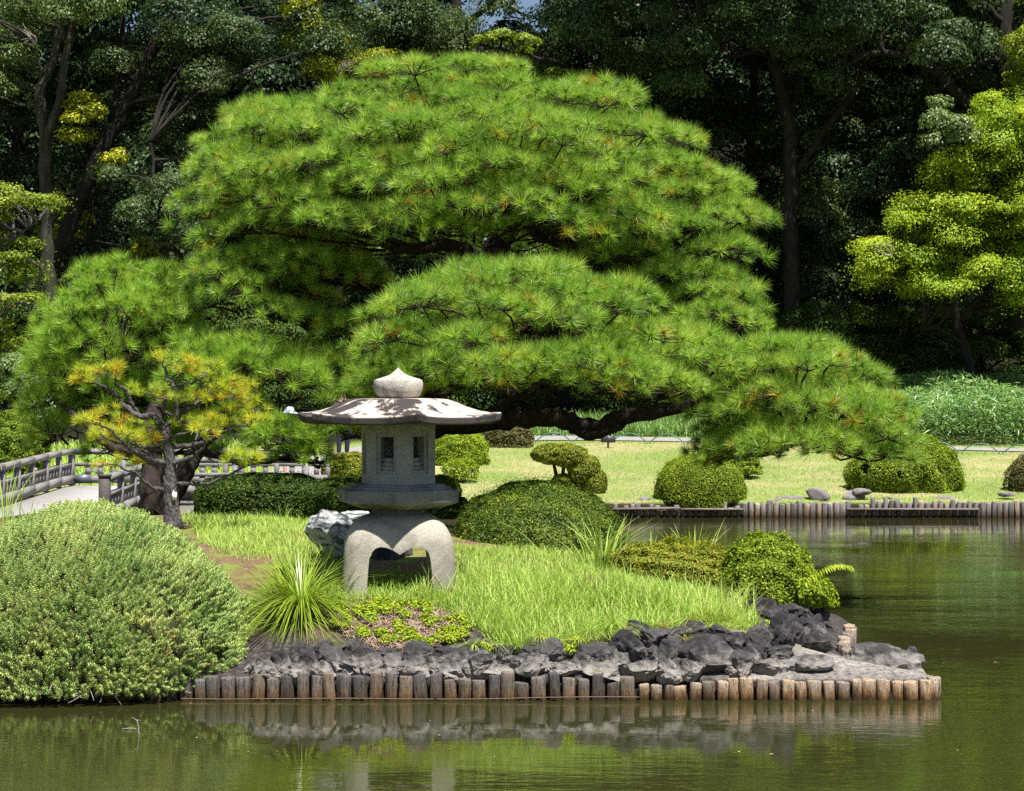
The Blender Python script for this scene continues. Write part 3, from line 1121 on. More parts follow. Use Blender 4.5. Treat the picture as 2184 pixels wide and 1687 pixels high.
# far wall: a full-height stretch and two stretches with a plank on stub posts
full, upper, stub = [], [], []
u = 1312
while u < 2320:
    d = 39.18
    x = (u - UC) / FPX * d
    r = g.uniform(.048, .062)
    if 1586 < u < 1806 or u > 2086:
        full.append((x, d + g.gauss(0, .01), r, .29 + g.gauss(0, .03)))
    else:
        stub.append((x, d - .03, r * .95, .145))
        if g.random() < (.93 if u > 1800 else .75):
            upper.append((x, d + .14, r * .9, (.32 if u > 1800 else .24) + g.gauss(0, .04)))
    u += (r * 2 + g.uniform(.004, .016)) / mpp(d)
posts(full, M['post_far'], 'grey log post in the full height stretch of the far shore wall', 'full height far shore posts', 24)
posts(upper, M['post_far'], 'thin grey split post standing behind the plank of the far shore', 'upper far shore posts', 25)
posts(stub, M['post_far'], 'short dark round post under the plank of the far shore', 'stub far shore posts', 26)
for (ua, ub, lb) in ((1806, 2087, 'long weathered plank laid on stub posts at the right of the far shore'), (1452, 1584, 'weathered plank lying on stub posts left of the full height far posts'), (1306, 1450, 'slightly tilted weathered plank at the left end of the far log wall')):
    a, bq = P(ua, 0, 39.13), P(ub, 0, 39.13)
    o = Acc().add(*beam((a.x, 39.12, .165), (bq.x, 39.12, .165 if ua != 1306 else .19), .16, .04)).obj('shore_plank', M['wood_brown'])
    tag(o, lb, 'plank')
# rusty wire running along the near posts
pts = [(xx, 15.635 + .004 * math.sin(xx * 9), .022 + .012 * math.sin(xx * 2.3) * math.sin(xx * .7 + 1)) for xx in np.arange(-2.6, 1.1, .12)]
o = Acc().add(*tube(pts, .0035, .0035, 5)).obj('shore_wire', M['wire'])
tag(o, 'thin rusty wire strung along the tall near posts at the waterline', 'wire')


# ------------------------------------------------------------------ pines
def tuft_template(n, length, width, spread, rng, upsweep=.35):
    """needle tuft around +z: returns verts (3n+bud,3), tris, per-face polar angle (0 top .. 1 back), bud flag"""
    ph = rng.uniform(0, 2 * math.pi, n)
    th = np.arccos(1 - rng.uniform(0, 1, n) * (1 - math.cos(spread)))
    D = np.stack([np.sin(th) * np.cos(ph), np.sin(th) * np.sin(ph), np.cos(th)], -1)
    base = np.zeros((n, 3))
    base[:, 2] = -rng.uniform(0, .35, n) * length * (th / spread)
    Ln = length * rng.uniform(.75, 1.1, n)
    tip = base + D * Ln[:, None]
    tip[:, 2] += upsweep * length * .25 * np.sin(th)
    s = unit(np.cross(D, rdirs(n, rng)))
    w = width * .5
    V = np.stack([base + s * w, base - s * w, tip], 1).reshape(-1, 3)
    F = np.arange(3 * n).reshape(n, 3)
    bw = width * 1.5
    hb = length * .20
    bv = np.array([(bw, 0, 0), (-bw * .5, bw * .87, 0), (-bw * .5, -bw * .87, 0), (0, 0, hb)])
    bf = np.array([(0, 1, 3), (1, 2, 3), (2, 0, 3)]) + 3 * n
    return np.concatenate([V, bv]), np.concatenate([F, bf]), np.concatenate([th / spread, np.zeros(3)]), np.concatenate([np.zeros(n, bool), np.ones(3, bool)])


def tufts_mesh(name, Pt, D, S, mat, parent, rng, n=80, length=.13, width=.0045, spread=R(105), yellow=.25, tone=None, upsweep=.35):
    """needle tufts at points Pt pointing along D with scales S, as one mesh"""
    K = 10
    accV, accF, accR, off = [], [], [], 0
    which = rng.integers(0, K, len(Pt))
    for k in range(K):
        s = which == k
        mcount = int(s.sum())
        if not mcount:
            continue
        T, F, pol, bud = tuft_template(n, length, width, spread, rng, upsweep)
        V = inst(T, Pt[s], D[s], S[s], rng)
        Fk = (F[None] + (np.arange(mcount) * len(T))[:, None, None]).reshape(-1, 3)
        t = rng.normal(.42, .16, mcount) if tone is None else tone[s]
        old = rng.random(mcount) < yellow
        rr = np.clip(t[:, None] + rng.normal(0, .12, (mcount, len(F))), 0, .82)
        back = (pol[None] > .50) & old[:, None] & (rng.random((mcount, len(F))) < .85)
        rr = np.where(back, rng.uniform(.84, .965, rr.shape), rr)
        rr = np.where(bud[None], 1.0, rr)
        accV.append(V)
        accF.append(Fk + off)
        accR.append(rr.ravel())
        off += len(V)
    return mesh_np(name, np.concatenate(accV), np.concatenate(accF), mat, parent, np.concatenate(accR))


def dome(u, v, d, Ru, Rv, Rd):
    """a dome given in photograph units, as centre and radii in metres"""
    return np.array(P(u, v, d)), np.array((Ru * mpp(d), Rd, Rv * mpp(d)))


def pad_points(c, rad, n_sub, sub_r, per, rng, zmin=-.15, upw=.55, jit=.10, inner=0.0, hf=.42, gap=.80):
    """sub-pads spread on a dome, tufts on each: points, directions and sub-pad centres"""
    # even spread by rejection
    D = rdirs(n_sub * 14, rng)
    D = D[D[:, 2] > zmin]
    chosen = []
    mind = sub_r * gap
    wv, wg = Wave(4.2, int(rng.integers(1e6))), Wave(5.5, int(rng.integers(1e6)))
    D = D[wg(D) < 1.15]                      # gaps in the crown
    und = wv(D)
    for q, un in zip(D, und):
        p = c + q * rad * (1 + rng.normal() * jit + .035 * un - inner * rng.random())
        if all(np.sum((p - o[0]) ** 2) > mind * mind for o in chosen):
            chosen.append((p, q))
        if len(chosen) >= n_sub:
            break
    PT, DR, CE = [], [], []
    up = np.array((0, 0, 1.0))
    for p, q in chosen:
        nrm = unit((q / rad * rad.mean() * (1 - upw) + up * upw)[None])[0]
        s = np.cross(nrm, (0.13, 1, .2))
        s /= np.linalg.norm(s)
        t = np.cross(nrm, s)
        m = max(4, int(per * rng.uniform(.75, 1.25)))
        rr = np.sqrt((np.arange(m) + .5) / m) * sub_r * rng.uniform(.85, 1.2)
        aa = np.arange(m) * 2.39996 + rng.uniform(0, 6)
        rr *= rng.uniform(.85, 1.1, m)
        x, y = rr * np.cos(aa), rr * np.sin(aa)
        h = sub_r * hf * (1 - (rr / sub_r) ** 2)
        pt = p + x[:, None] * s + y[:, None] * t + h[:, None] * nrm + rng.normal(0, .012, (m, 3))
        dr = nrm + (x[:, None] * s + y[:, None] * t) / sub_r * .95 + rng.normal(0, .16, (m, 3))
        PT.append(pt)
        DR.append(unit(dr))
        CE.append(p - nrm * sub_r * .18)
    return np.concatenate(PT), np.concatenate(DR), CE, PT


def twig_mesh(name, anchor_fn, CE, PT, mat, parent, rng, r0=.018):
    A = Acc()
    for ce, pts in zip(CE, PT):
        a = np.array(anchor_fn(ce), float)
        mid = (a * .45 + ce * .55) + rng.normal(0, .06, 3)
        A.add(*tube(smooth_path([a, mid, ce], 3), r0, r0 * .5, 5))
        for p in pts:
            A.add(*tube([ce, (ce + p) / 2 + rng.normal(0, .015, 3) - np.array((0, 0, .02)), p], r0 * .35, r0 * .22, 3))
    return A.obj(name, mat, parent, True)


def needle_pad(parent, doms, rng, mat, per=15, sub_r=.36, dens=1.0, n=80, length=.13, width=.0045, yellow=.25, name='needle_pad', twig=True, zmin=-.15, upw=.55, anchor=None, jit=.05, spread=R(105), tone=None, bark='bark', upsweep=.35, hf=.42, gap=.80):
    PTs, DRs = [], []
    CEs, PLs, AN = [], [], []
    for dm in doms:
        c, rad = dome(*dm[:6])
        rad = np.maximum(rad - np.array((sub_r * .85, sub_r * .6, sub_r * .42 + .07)), rad * .45)
        area = 2 * math.pi * ((rad[0] * rad[1]) ** 1.6 / 3 + (rad[0] * rad[2]) ** 1.6 / 3 + (rad[1] * rad[2]) ** 1.6 / 3) ** (1 / 1.6) * (1 - zmin)
        ns = max(4, int(area / (sub_r ** 2 * .95) * dens))
        p, q, ce, pl = pad_points(c, rad, ns, sub_r, per, rng, zmin, upw, jit, 0.0, hf, gap)
        PTs.append(p)
        DRs.append(q)
        an = c - np.array((0, 0, rad[2] * .25))
        for e, l in zip(ce, pl):
            CEs.append(e)
            PLs.append(l)
            AN.append(an + (e - an) * .45)
    Pt, D = np.concatenate(PTs), np.concatenate(DRs)
    o = tufts_mesh(name, Pt, D, rng.uniform(.72, 1.22, len(Pt)), mat, parent, rng, n, length, width, spread, yellow, None if tone is None else rng.normal(tone, .14, len(Pt)), upsweep)
    if twig:
        it = iter(AN)
        t = twig_mesh('branchlets', lambda ce: next(it), CEs, PLs, M[bark], o, rng)
    return o


def limb_path(pts, n=5, wob=.0, rng=None):
    q = smooth_path([P(*p) for p in pts], n)
    if wob and rng is not None:
        q[1:-1] += rng.normal(0, wob, (len(q) - 2, 3))
    return q


rng = np.random.default_rng(24)
big = thing('pine_tree', 'huge spreading cloud-pruned pine with a broad domed crown behind the stone lantern', 'pine tree')
bt = hit(868, 1075, 21)
A = Acc()
A.add(*tube(limb_path([(868, 1100, 24.4), (872, 1000, 24.4), (892, 900, 24.4), (955, 760, 24.6), (1020, 620, 24.9), (1062, 520, 25), (1098, 460, 25.1), (1090, 390, 25.2), (1040, 290, 25.2)], 5), .26, .10, 14, .05, rng))
A.obj('trunk', M['bark'], big, True)
limbs = [([(886, 925, 24.3), (960, 902, 23.9), (1060, 893, 23.2), (1160, 888, 22.8), (1215, 902, 22.7), (1265, 912, 22.7), (1330, 890, 22.6), (1430, 872, 22.8), (1560, 850, 23), (1660, 835, 23.1), (1760, 900, 23), (1820, 960, 22.9)], .155, .035),
         ([(1060, 525, 25), (1110, 480, 24.6), (1200, 518, 24), (1300, 545, 23.8), (1400, 570, 23.9), (1520, 600, 24)], .10, .03),
         ([(1098, 470, 25), (1200, 478, 24.4), (1290, 465, 24), (1400, 450, 23.8), (1540, 440, 24.2)], .09, .03),
         ([(1045, 560, 25), (950, 522, 24.4), (850, 532, 24), (760, 478, 23.7), (690, 482, 23.8), (610, 455, 24)], .10, .03),
         ([(960, 750, 24.6), (880, 745, 23.4), (1000, 730, 22.4), (1130, 700, 22)], .09, .04),
         ([(1010, 640, 24.9), (1130, 690, 23.4), (1260, 720, 22.2), (1380, 740, 22)], .10, .03),
         ([(1000, 660, 25), (860, 640, 25.2), (720, 600, 25.5), (560, 640, 25.4)], .09, .03),
         ([(1215, 902, 22.7), (1250, 930, 22.4), (1300, 918, 22.2), (1330, 905, 22.1)], .07, .03),
         ([(1040, 893, 23.3), (1095, 850, 22.6), (1170, 830, 22.2), (1210, 800, 22)], .06, .03),
         ([(1166, 888, 22.8), (1150, 860, 22.6), (1160, 820, 22.4)], .03, .02),
         ([(1060, 320, 25.2), (1200, 300, 24.6), (1320, 330, 24.2)], .07, .02), ([(1060, 320, 25.2), (900, 300, 24.4), (700, 320, 24)], .07, .02)]
for pts, a, bq in limbs:
    Acc().add(*tube(limb_path(pts, 5, .012, rng), a, bq, 10, .06, rng)).obj('limb', M['bark'], big, True)
PK = dict(rng=rng, mat=M['pine'], n=130, length=.158, width=.0046, yellow=.07, upw=.72, jit=.05, spread=R(92), upsweep=.3, hf=.24, gap=1.0)
needle_pad(big, [(1000, 478, 25, 550, 335, 2.9)], per=15, sub_r=.42, zmin=-.10, dens=1.5, **PK)
needle_pad(big, [(610, 400, 25.3, 225, 205, 1.9)], per=15, sub_r=.42, zmin=-.12, dens=1.5, **PK)
needle_pad(big, [(1425, 500, 24.8, 225, 178, 1.8)], per=15, sub_r=.42, zmin=-.10, dens=1.5, **PK)
needle_pad(big, [(1010, 455, 24.8, 420, 200, 2.4), (1010, 450, 25, 450, 235, 2.3), (1420, 450, 24.9, 170, 130, 1.4), (620, 400, 25.4, 170, 150, 1.4)], per=13, sub_r=.44, zmin=.05, dens=.8, **PK)
needle_pad(big, [(560, 655, 24.3, 165, 145, 1.3), (480, 600, 24.2, 95, 95, .9), (700, 620, 25.2, 150, 130, 1.4), (640, 560, 24.6, 150, 90, 1.2)], per=13, sub_r=.40, **PK)
needle_pad(big, [(1110, 778, 21.8, 385, 248, 1.95), (1110, 785, 21.95, 310, 170, 1.5)], per=15, sub_r=.42, zmin=-.12, dens=1.5, **PK)
needle_pad(big, [(1210, 828, 21.55, 310, 100, 1.4), (870, 825, 22.4, 140, 95, 1.1)], per=13, sub_r=.40, zmin=.0, dens=.9, **PK)
needle_pad(big, [(1510, 690, 24, 140, 120, 1.2), (1440, 605, 24.2, 160, 75, 1.0), (1540, 620, 24.2, 90, 75, .7), (1330, 560, 24.0, 150, 60, .8), (1540, 540, 24.2, 90, 60, .8)], per=13, sub_r=.38, **PK)
needle_pad(big, [(900, 492, 23.4, 170, 62, .8), (1230, 488, 23.4, 210, 66, .8), (700, 470, 23.8, 120, 60, .7)], per=13, sub_r=.36, zmin=-.1, **PK)
needle_pad(big, [(1500, 800, 22.7, 120, 110, 1.0), (1470, 730, 22.9, 100, 80, .8)], per=13, sub_r=.36, zmin=-.2, **PK)
needle_pad(big, [(745, 930, 23.3, 55, 36, .5), (715, 800, 23.6, 95, 90, .8), (740, 720, 24, 90, 90, .8), (742, 858, 23.3, 75, 60, .6), (720, 905, 23.2, 70, 34, .5)], per=13, sub_r=.38, zmin=-.2, **PK)
needle_pad(big, [(1708, 918, 23, 240, 220, 1.7), (1715, 925, 23.1, 195, 165, 1.3)], per=15, sub_r=.38, zmin=-.28, dens=1.5, **PK)
needle_pad(big, [(1810, 950, 22.8, 80, 40, .5), (1640, 930, 22.6, 120, 60, .7)], per=12, sub_r=.34, zmin=-.2, **PK)
rebase(big, bt)

# left pine: lighter, looser, longer upright needles
rng = np.random.default_rng(22)
lp = thing('pine_tree', 'bright green bushy pine with upright shoots, dark double trunk beside the bridge', 'pine tree')
b2 = hit(345, 1085, 20)
A = Acc()
A.add(*tube(limb_path([(326, 1100, 23.6), (322, 1050, 23.6), (326, 990, 23.8), (318, 930, 24.2), (340, 840, 25), (352, 740, 25.6), (340, 660, 26)], 5), .16, .07, 12, .06, rng))
A.obj('trunk', M['bark'], lp, True)
for pts, a, bq in [([(350, 1095, 23.5), (375, 1040, 23.5), (405, 985, 23.6), (440, 935, 24), (520, 890, 24.6), (600, 860, 25)], .15, .04),
                   ([(320, 975, 23.8), (260, 960, 23.4), (215, 935, 23.4), (180, 900, 24), (130, 860, 25)], .07, .03),
                   ([(345, 740, 25.6), (260, 745, 25.4), (180, 720, 25.4)], .06, .03), ([(352, 720, 25.6), (375, 690, 25.6), (450, 680, 26)], .06, .025),
                   ([(440, 935, 24), (520, 890, 23.6), (590, 865, 23.6), (640, 850, 23.6)], .05, .02), ([(420, 960, 23.8), (520, 985, 23.6), (610, 980, 23.6), (690, 985, 23.8)], .05, .02)]:
    Acc().add(*tube(limb_path(pts, 5, .012, rng), a, bq, 9, .06, rng)).obj('limb', M['bark'], lp, True)
LK = dict(rng=rng, mat=M['pine_light'], n=105, length=.165, width=.0044, yellow=.05, upw=.62, spread=R(86), upsweep=.6)
needle_pad(lp, [(255, 740, 25.2, 175, 175, 1.2), (350, 690, 25.0, 80, 130, .9), (165, 790, 25.2, 100, 110, .9)], per=9, sub_r=.34, dens=1.0, jit=.15, **LK)
needle_pad(lp, [(120, 850, 25.6, 85, 100, .8), (240, 850, 25.2, 130, 90, .8), (130, 930, 25.3, 70, 60, .6)], per=9, sub_r=.34, jit=.14, **LK)
needle_pad(lp, [(530, 800, 23.4, 120, 100, .9), (635, 815, 23.2, 90, 80, .7), (430, 800, 23.8, 90, 110, .8)], per=9, sub_r=.34, jit=.14, **LK)
needle_pad(lp, [(625, 962, 23.4, 100, 62, .7), (600, 925, 23.0, 75, 40, .5), (520, 905, 23.8, 95, 70, .7), (650, 985, 23.4, 80, 36, .6), (330, 960, 25.5, 150, 70, .7)], per=9, sub_r=.32, jit=.14, **LK)
rebase(lp, b2)

# small sparse pine in front, traced branch by branch (c4 = enlarged crop coordinates)
rng = np.random.default_rng(23)


def c4(x, y, d=20.3):
    return (x / 3, 562.4 + y / 3, d)


sp = thing('pine_tree', 'small sparse pine with bare twisted grey branches and yellow orange needle tufts', 'pine tree')
b3 = hit(368, 1127, 18)
DS = b3.y
trunk = [(1112, 1710), (1098, 1600), (1092, 1480), (1092, 1380), (1090, 1280), (1072, 1180), (1058, 1085)]
Acc().add(*tube(smooth_path([P(*c4(x, y, DS)) for x, y in trunk], 4), list(np.interp(np.arange(25), [0, 3, 8, 14, 24], [.125, .095, .082, .066, .050])), 0, 11, .07, rng)).obj('trunk', M['bark_grey'], sp, True)
br = [([(1055, 1085), (1030, 1040), (1000, 990), (960, 975), (880, 970), (800, 920), (760, 860), (715, 810), (650, 780), (600, 765)], .040, .010, -.3),
      ([(880, 970), (840, 900), (812, 830), (790, 800), (760, 790), (738, 772)], .026, .012, -.35),
      ([(1058, 1080), (1085, 1030), (1120, 995), (1160, 950), (1240, 905), (1310, 860), (1370, 820), (1440, 790)], .040, .010, .25),
      ([(1120, 995), (1128, 930), (1112, 840), (1106, 765), (1072, 735), (1062, 680), (1030, 632)], .026, .008, -.1),
      ([(1110, 830), (1150, 785), (1230, 762), (1300, 722), (1370, 682)], .016, .006, .2),
      ([(1120, 990), (1060, 950), (1040, 920), (1060, 870), (1000, 855), (960, 830)], .015, .006, -.5),
      ([(1120, 1010), (1220, 1020), (1320, 1005), (1400, 960), (1500, 940), (1560, 930)], .017, .006, .4),
      ([(1085, 1165), (1200, 1162), (1300, 1140), (1400, 1090), (1480, 1045), (1560, 1035), (1620, 1020)], .024, .008, .3),
      ([(1080, 1130), (1160, 1090), (1260, 1085), (1255, 1130), (1340, 1060)], .014, .006, -.4),
      ([(1075, 1275), (980, 1262), (900, 1232), (830, 1182), (770, 1130), (700, 1055), (620, 1030)], .030, .008, -.5),
      ([(1080, 1200), (960, 1180), (870, 1160), (800, 1120), (740, 1080)], .018, .006, .3),
      ([(830, 1180), (780, 1150), (700, 1130), (640, 1090)], .014, .006, -.7),
      ([(1085, 1275), (1150, 1265), (1250, 1222), (1300, 1180), (1330, 1130), (1400, 1100)], .024, .008, -.4),
      ([(1065, 1440), (990, 1440), (930, 1402), (880, 1352), (810, 1320), (750, 1290)], .022, .008, -.5),
      ([(1100, 1415), (1200, 1402), (1300, 1412), (1380, 1390), (1480, 1342), (1560, 1300), (1620, 1270)], .022, .008, -.3),
      ([(1010, 1290), (900, 1250), (860, 1210), (780, 1180)], .012, .005, .4),
      ([(1240, 905), (1290, 880), (1380, 900), (1450, 930)], .012, .005, .5),
      ([(1000, 1265), (960, 1215), (890, 1190), (830, 1140)], .012, .006, -.2)]
tips = []
for pts, a, bq, dz in br:
    n = len(pts)
    q = smooth_path([P(*c4(x, y, DS + dz * (i / (n - 1)))) for i, (x, y) in enumerate(pts)], 4)
    q[1:-1] += rng.normal(0, .006, (len(q) - 2, 3))
    o = Acc().add(*tube(q, a * 1.2, bq, 8, .14, rng)).obj('limb', M['bark_grey'], sp, True)
    tips.append((q, dz))
allp = np.concatenate([q for q, _ in tips])
cl = [(580, 690), (650, 705), (740, 680), (800, 660), (560, 745), (1030, 610), (1100, 600), (1150, 625), (1200, 640), (1250, 640), (1180, 690), (1230, 705), (1320, 650), (960, 810), (1020, 800), (1080, 830), (1150, 860), (1210, 830), (1300, 830), (1250, 860), (1350, 850),
      (1400, 800), (1430, 735), (1480, 745), (1530, 800), (1460, 860), (1560, 870), (1500, 920), (1420, 930), (1600, 930), (1640, 985), (1590, 1000), (590, 980), (650, 990), (720, 960), (785, 975), (850, 1010), (590, 1070), (640, 1075), (700, 1105), (750, 1090), (850, 1100),
      (905, 1115), (950, 1125), (1010, 1130), (1200, 1000), (1250, 980), (1300, 970), (1350, 990), (1400, 1010), (1250, 1050), (1330, 1060), (1450, 1010), (765, 1275), (840, 1270), (1550, 1215), (1600, 1230), (1650, 1245), (1580, 1262), (1010, 1030), (1380, 1050), (1490, 780), (1370, 760), (620, 1110), (980, 1110)]
PT, DD = [], []
tw = Acc()
for x, y in cl:
    p0 = np.array(P(*c4(x, y, DS)))
    k = np.argmin(((allp - p0) ** 2 * np.array((1, .05, 1))).sum(1))
    p0[1] = allp[k][1] + rng.normal(0, .10)
    tw.add(*tube([allp[k], (allp[k] + p0) / 2 + rng.normal(0, .02, 3), p0], .008, .004, 4))
    for j in range(5):
        e = rng.normal(0, 1, 3) * np.array((.075, .10, .026))
        PT.append(p0 + e)
        DD.append(np.array((e[0] * 5, e[1] * 5, .75)) + rng.normal(0, .25, 3))
        tw.add(*tube([p0, p0 + e], .005, .003, 3))
PT, DD = np.array(PT), np.array(DD)
tone = np.repeat(rng.choice([.25, .42, .56, .70], len(cl), p=[.2, .35, .3, .15]), 5) + rng.normal(0, .08, len(PT))
o = tufts_mesh('needle_pad', PT, DD, rng.uniform(.8, 1.1, len(PT)), M['pine_yellow'], sp, rng, 80, .115, .0042, R(85), .16, tone)
tw.obj('branchlets', M['bark_grey'], sp, True)
rebase(sp, b3)
q = P(*c4(1116, 1487, DS - .09))
o = Acc().add(*box(q.x, q.y, q.z, .047, .006, .085, .1)).add(*beam((q.x - .02, q.y + .02, q.z + .06), (q.x, q.y, q.z + .04), .006, .006)).obj('plant_tag', M['white_tag'])
tag(o, 'small white plant tag fixed to the trunk of the sparse pine', 'tag')


# ------------------------------------------------------------------ shrubs
def bush(name, label, cat, c, rad, n, L, mat, rng, group=None, zcut=None, lump=.08, lump_k=3.0, fine=.05, upb=.3, W=.5, core=.84, flat=2.0, base=None, jit=.55, tone=None, holes=0.0, twig_n=0):
    """a clipped or loose shrub: leaves in a lumpy shell, an added dark core and any twigs inside"""
    c, rad = np.array(c, float), np.array(rad, float)
    t = thing(name, label, cat, group=group)
    D = rdirs(n, rng)
    D[:, 2] = np.where(D[:, 2] < -.35, -D[:, 2], D[:, 2])
    big_, small_ = Wave(lump_k, int(rng.integers(1e6))), Wave(lump_k * 4.5, int(rng.integers(1e6)))
    if flat != 2.0:                          # squarer outline
        D2 = np.sign(D) * np.abs(D) ** (2 / flat)
        D2 = D2 / ((np.abs(D2) ** flat).sum(-1, keepdims=True) ** (1 / flat))
    else:
        D2 = D
    disp = 1 + lump * big_(D) + fine * small_(D) - np.abs(rng.normal(0, .035, n)) + (rng.random(n) < .035) * rng.uniform(.01, .09, n)
    if holes:
        keep = small_(D * 1.3 + 5) > -1.2 + holes
        D, D2, disp = D[keep], D2[keep], disp[keep]
    Pt = c + D2 * rad * disp[:, None]
    N = unit(unit(D2 / rad) + np.array((0, 0, upb)) + rng.normal(0, jit, D.shape))
    gz = island_z(Pt[:, 0], Pt[:, 1])
    gz = np.where((Pt[:, 1] > 31) | (Pt[:, 1] < 14), -9, gz)
    gz = np.maximum(gz, bank_z(Pt[:, 0], Pt[:, 1]))
    k = Pt[:, 2] > gz - .02
    Pt, N = Pt[k], N[k]
    V, F = leaves(Pt, N, L * rng.uniform(.7, 1.25, len(Pt)), L * W * rng.uniform(.8, 1.2, len(Pt)), rng)
    tn = np.clip(rng.normal(.42 if tone is None else tone, .22, len(Pt)) + .12 * small_(Pt / rad.mean()), 0, 1)
    mesh_np('foliage', V, F, mat, t, tn)
    # added solid dark core that closes off the inside of the leaf shell
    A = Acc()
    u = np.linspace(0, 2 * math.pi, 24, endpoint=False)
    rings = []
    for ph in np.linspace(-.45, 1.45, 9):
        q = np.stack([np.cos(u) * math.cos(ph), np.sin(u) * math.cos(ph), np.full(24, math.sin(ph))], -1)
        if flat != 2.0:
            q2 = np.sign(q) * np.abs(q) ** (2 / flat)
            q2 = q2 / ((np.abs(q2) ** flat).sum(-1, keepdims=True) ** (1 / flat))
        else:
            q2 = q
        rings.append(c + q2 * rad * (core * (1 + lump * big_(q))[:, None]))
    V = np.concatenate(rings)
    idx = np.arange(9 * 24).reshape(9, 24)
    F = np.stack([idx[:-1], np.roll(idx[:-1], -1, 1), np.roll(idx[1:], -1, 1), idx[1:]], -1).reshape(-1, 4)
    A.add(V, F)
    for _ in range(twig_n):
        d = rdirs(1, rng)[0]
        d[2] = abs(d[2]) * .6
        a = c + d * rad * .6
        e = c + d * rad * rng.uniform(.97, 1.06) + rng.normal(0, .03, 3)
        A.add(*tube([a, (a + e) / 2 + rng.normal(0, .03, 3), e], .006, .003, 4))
    A.obj('twigs', M['core'], t, True)  # the added dark core, plus any drawn twigs
    rebase(t, base if base is not None else (c[0], c[1], max(ground_z(c[0], c[1]), 0)))
    return t


rng = np.random.default_rng(31)


def bush_px(name, label, cat, u0, u1, v0, v1, d, n, L, mat, depth=.8, **k):
    """bounding box in the photograph and distance; v1 is where it meets the ground"""
    c = P((u0 + u1) / 2, v1, d)
    rx = (u1 - u0) / 2 * mpp(d)
    h = (v1 - v0) * mpp(d)
    low = k.pop('low', .38)
    rz = h / (1 + low)
    return bush(name, label, cat, (c.x, c.y, c.z + h - rz), (rx, rx * depth, rz), n, L, mat, rng, **k)


# juniper mound: feathery sprays on a dome that overhangs the water
def juniper():
    t = thing('juniper_shrub', 'large pale grey green juniper mound overhanging the water in the left foreground', 'shrub')
    g = np.random.default_rng(77)
    c = np.array((-3.57, 16.52, .25))
    rad = np.array((1.38, 1.18, 1.17))
    n = 30000
    D = rdirs(n, g)
    D = D[D[:, 2] > -.11]
    n = len(D)
    bw, sw, tw_ = Wave(3.2, 41), Wave(9.0, 42), Wave(24.0, 43)
    ex = np.where(D[:, 2:3] < .45, 1.0, 1.0)
    disp = 1 + .040 * bw(D) + .038 * sw(D) + .024 * tw_(D) + g.normal(0, .012, n)
    P0 = c + D * rad * disp[:, None]
    rim = np.clip((.25 - D[:, 2]) / .4, 0, 1)
    P0[:, 2] -= rim * .06
    keep = tw_(D) * .5 + sw(D) > -1.45
    P0, D = P0[keep], D[keep]
    n = len(P0)
    sd = unit(unit(D / rad) * .8 + np.array((.1, -.1, .55)) + g.normal(0, .28, (n, 3)))
    # one spray: small scale leaves around a short axis
    m = 20
    ax = np.linspace(0, 1, m)
    T, Fq = [], []
    ph = np.arange(m) * 2.4
    Lp = np.stack([np.cos(ph) * .32 * (1.05 - ax), np.sin(ph) * .32 * (1.05 - ax), ax * 1.0], -1)
    Ln = np.stack([np.cos(ph + 1.2), np.sin(ph + 1.2), .5 + 0 * ph], -1)
    axd = np.stack([np.cos(ph) * .7, np.sin(ph) * .7, .8 + 0 * ph], -1)
    V, F = leaves(Lp, Ln, np.full(m, .46), np.full(m, .095), g, .1, axd)
    Vv = inst(V, P0, sd, g.uniform(.042, .080, n), g)
    Fv = (F[None] + (np.arange(n) * len(V))[:, None, None]).reshape(-1, 4)
    tone = np.clip(g.normal(.42, .17, n) + .13 * sw(D * 1.7) + .1 * bw(D * 2), 0, .97)
    brown = g.random(n) < .006
    tone = np.where(brown, g.uniform(.98, 1, n), tone)
    mesh_np('foliage', Vv, Fv, M['juniper'], t, np.clip(np.repeat(tone, m) + g.normal(0, .05, n * m) * (~np.repeat(brown, m)), 0, 1))
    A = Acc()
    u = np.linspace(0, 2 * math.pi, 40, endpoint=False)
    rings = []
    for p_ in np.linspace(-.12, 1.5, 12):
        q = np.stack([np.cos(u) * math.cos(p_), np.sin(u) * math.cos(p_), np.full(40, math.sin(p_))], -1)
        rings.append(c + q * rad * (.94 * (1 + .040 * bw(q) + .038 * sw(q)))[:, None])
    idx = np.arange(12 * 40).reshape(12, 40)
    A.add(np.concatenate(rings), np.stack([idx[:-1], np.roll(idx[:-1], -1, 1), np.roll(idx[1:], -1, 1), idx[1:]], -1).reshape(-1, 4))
    A.obj('stems', M['core'], t, True)  # closed dark core added under the sprays, no separate stems
    B = Acc()
    for _ in range(70):                      # bare twigs under the rim
        a = g.uniform(-2.6, -.2)
        p0 = c + np.array((math.cos(a), math.sin(a), -.10)) * rad * g.uniform(.8, .95)
        e = np.array((math.cos(a + g.normal(0, .5)), math.sin(a) * .6, g.uniform(-.35, .1))) * g.uniform(.12, .34)
        pm = p0 + e * .5 + g.normal(0, .025, 3)
        e = p0 + e
        e[2] = max(e[2], .012)
        B.add(*tube(smooth_path([p0, pm, e], 3), .005, .002, 4))
        if g.random() < .6:
            e2 = pm + g.normal(0, .07, 3)
            e2[2] = max(e2[2], .01)
            B.add(*tube([pm, e2], .003, .0015, 3))
    B.obj('bare_twigs', M['twig'], t, True)
    rebase(t, (c[0], c[1], ground_z(c[0], c[1])))


juniper()
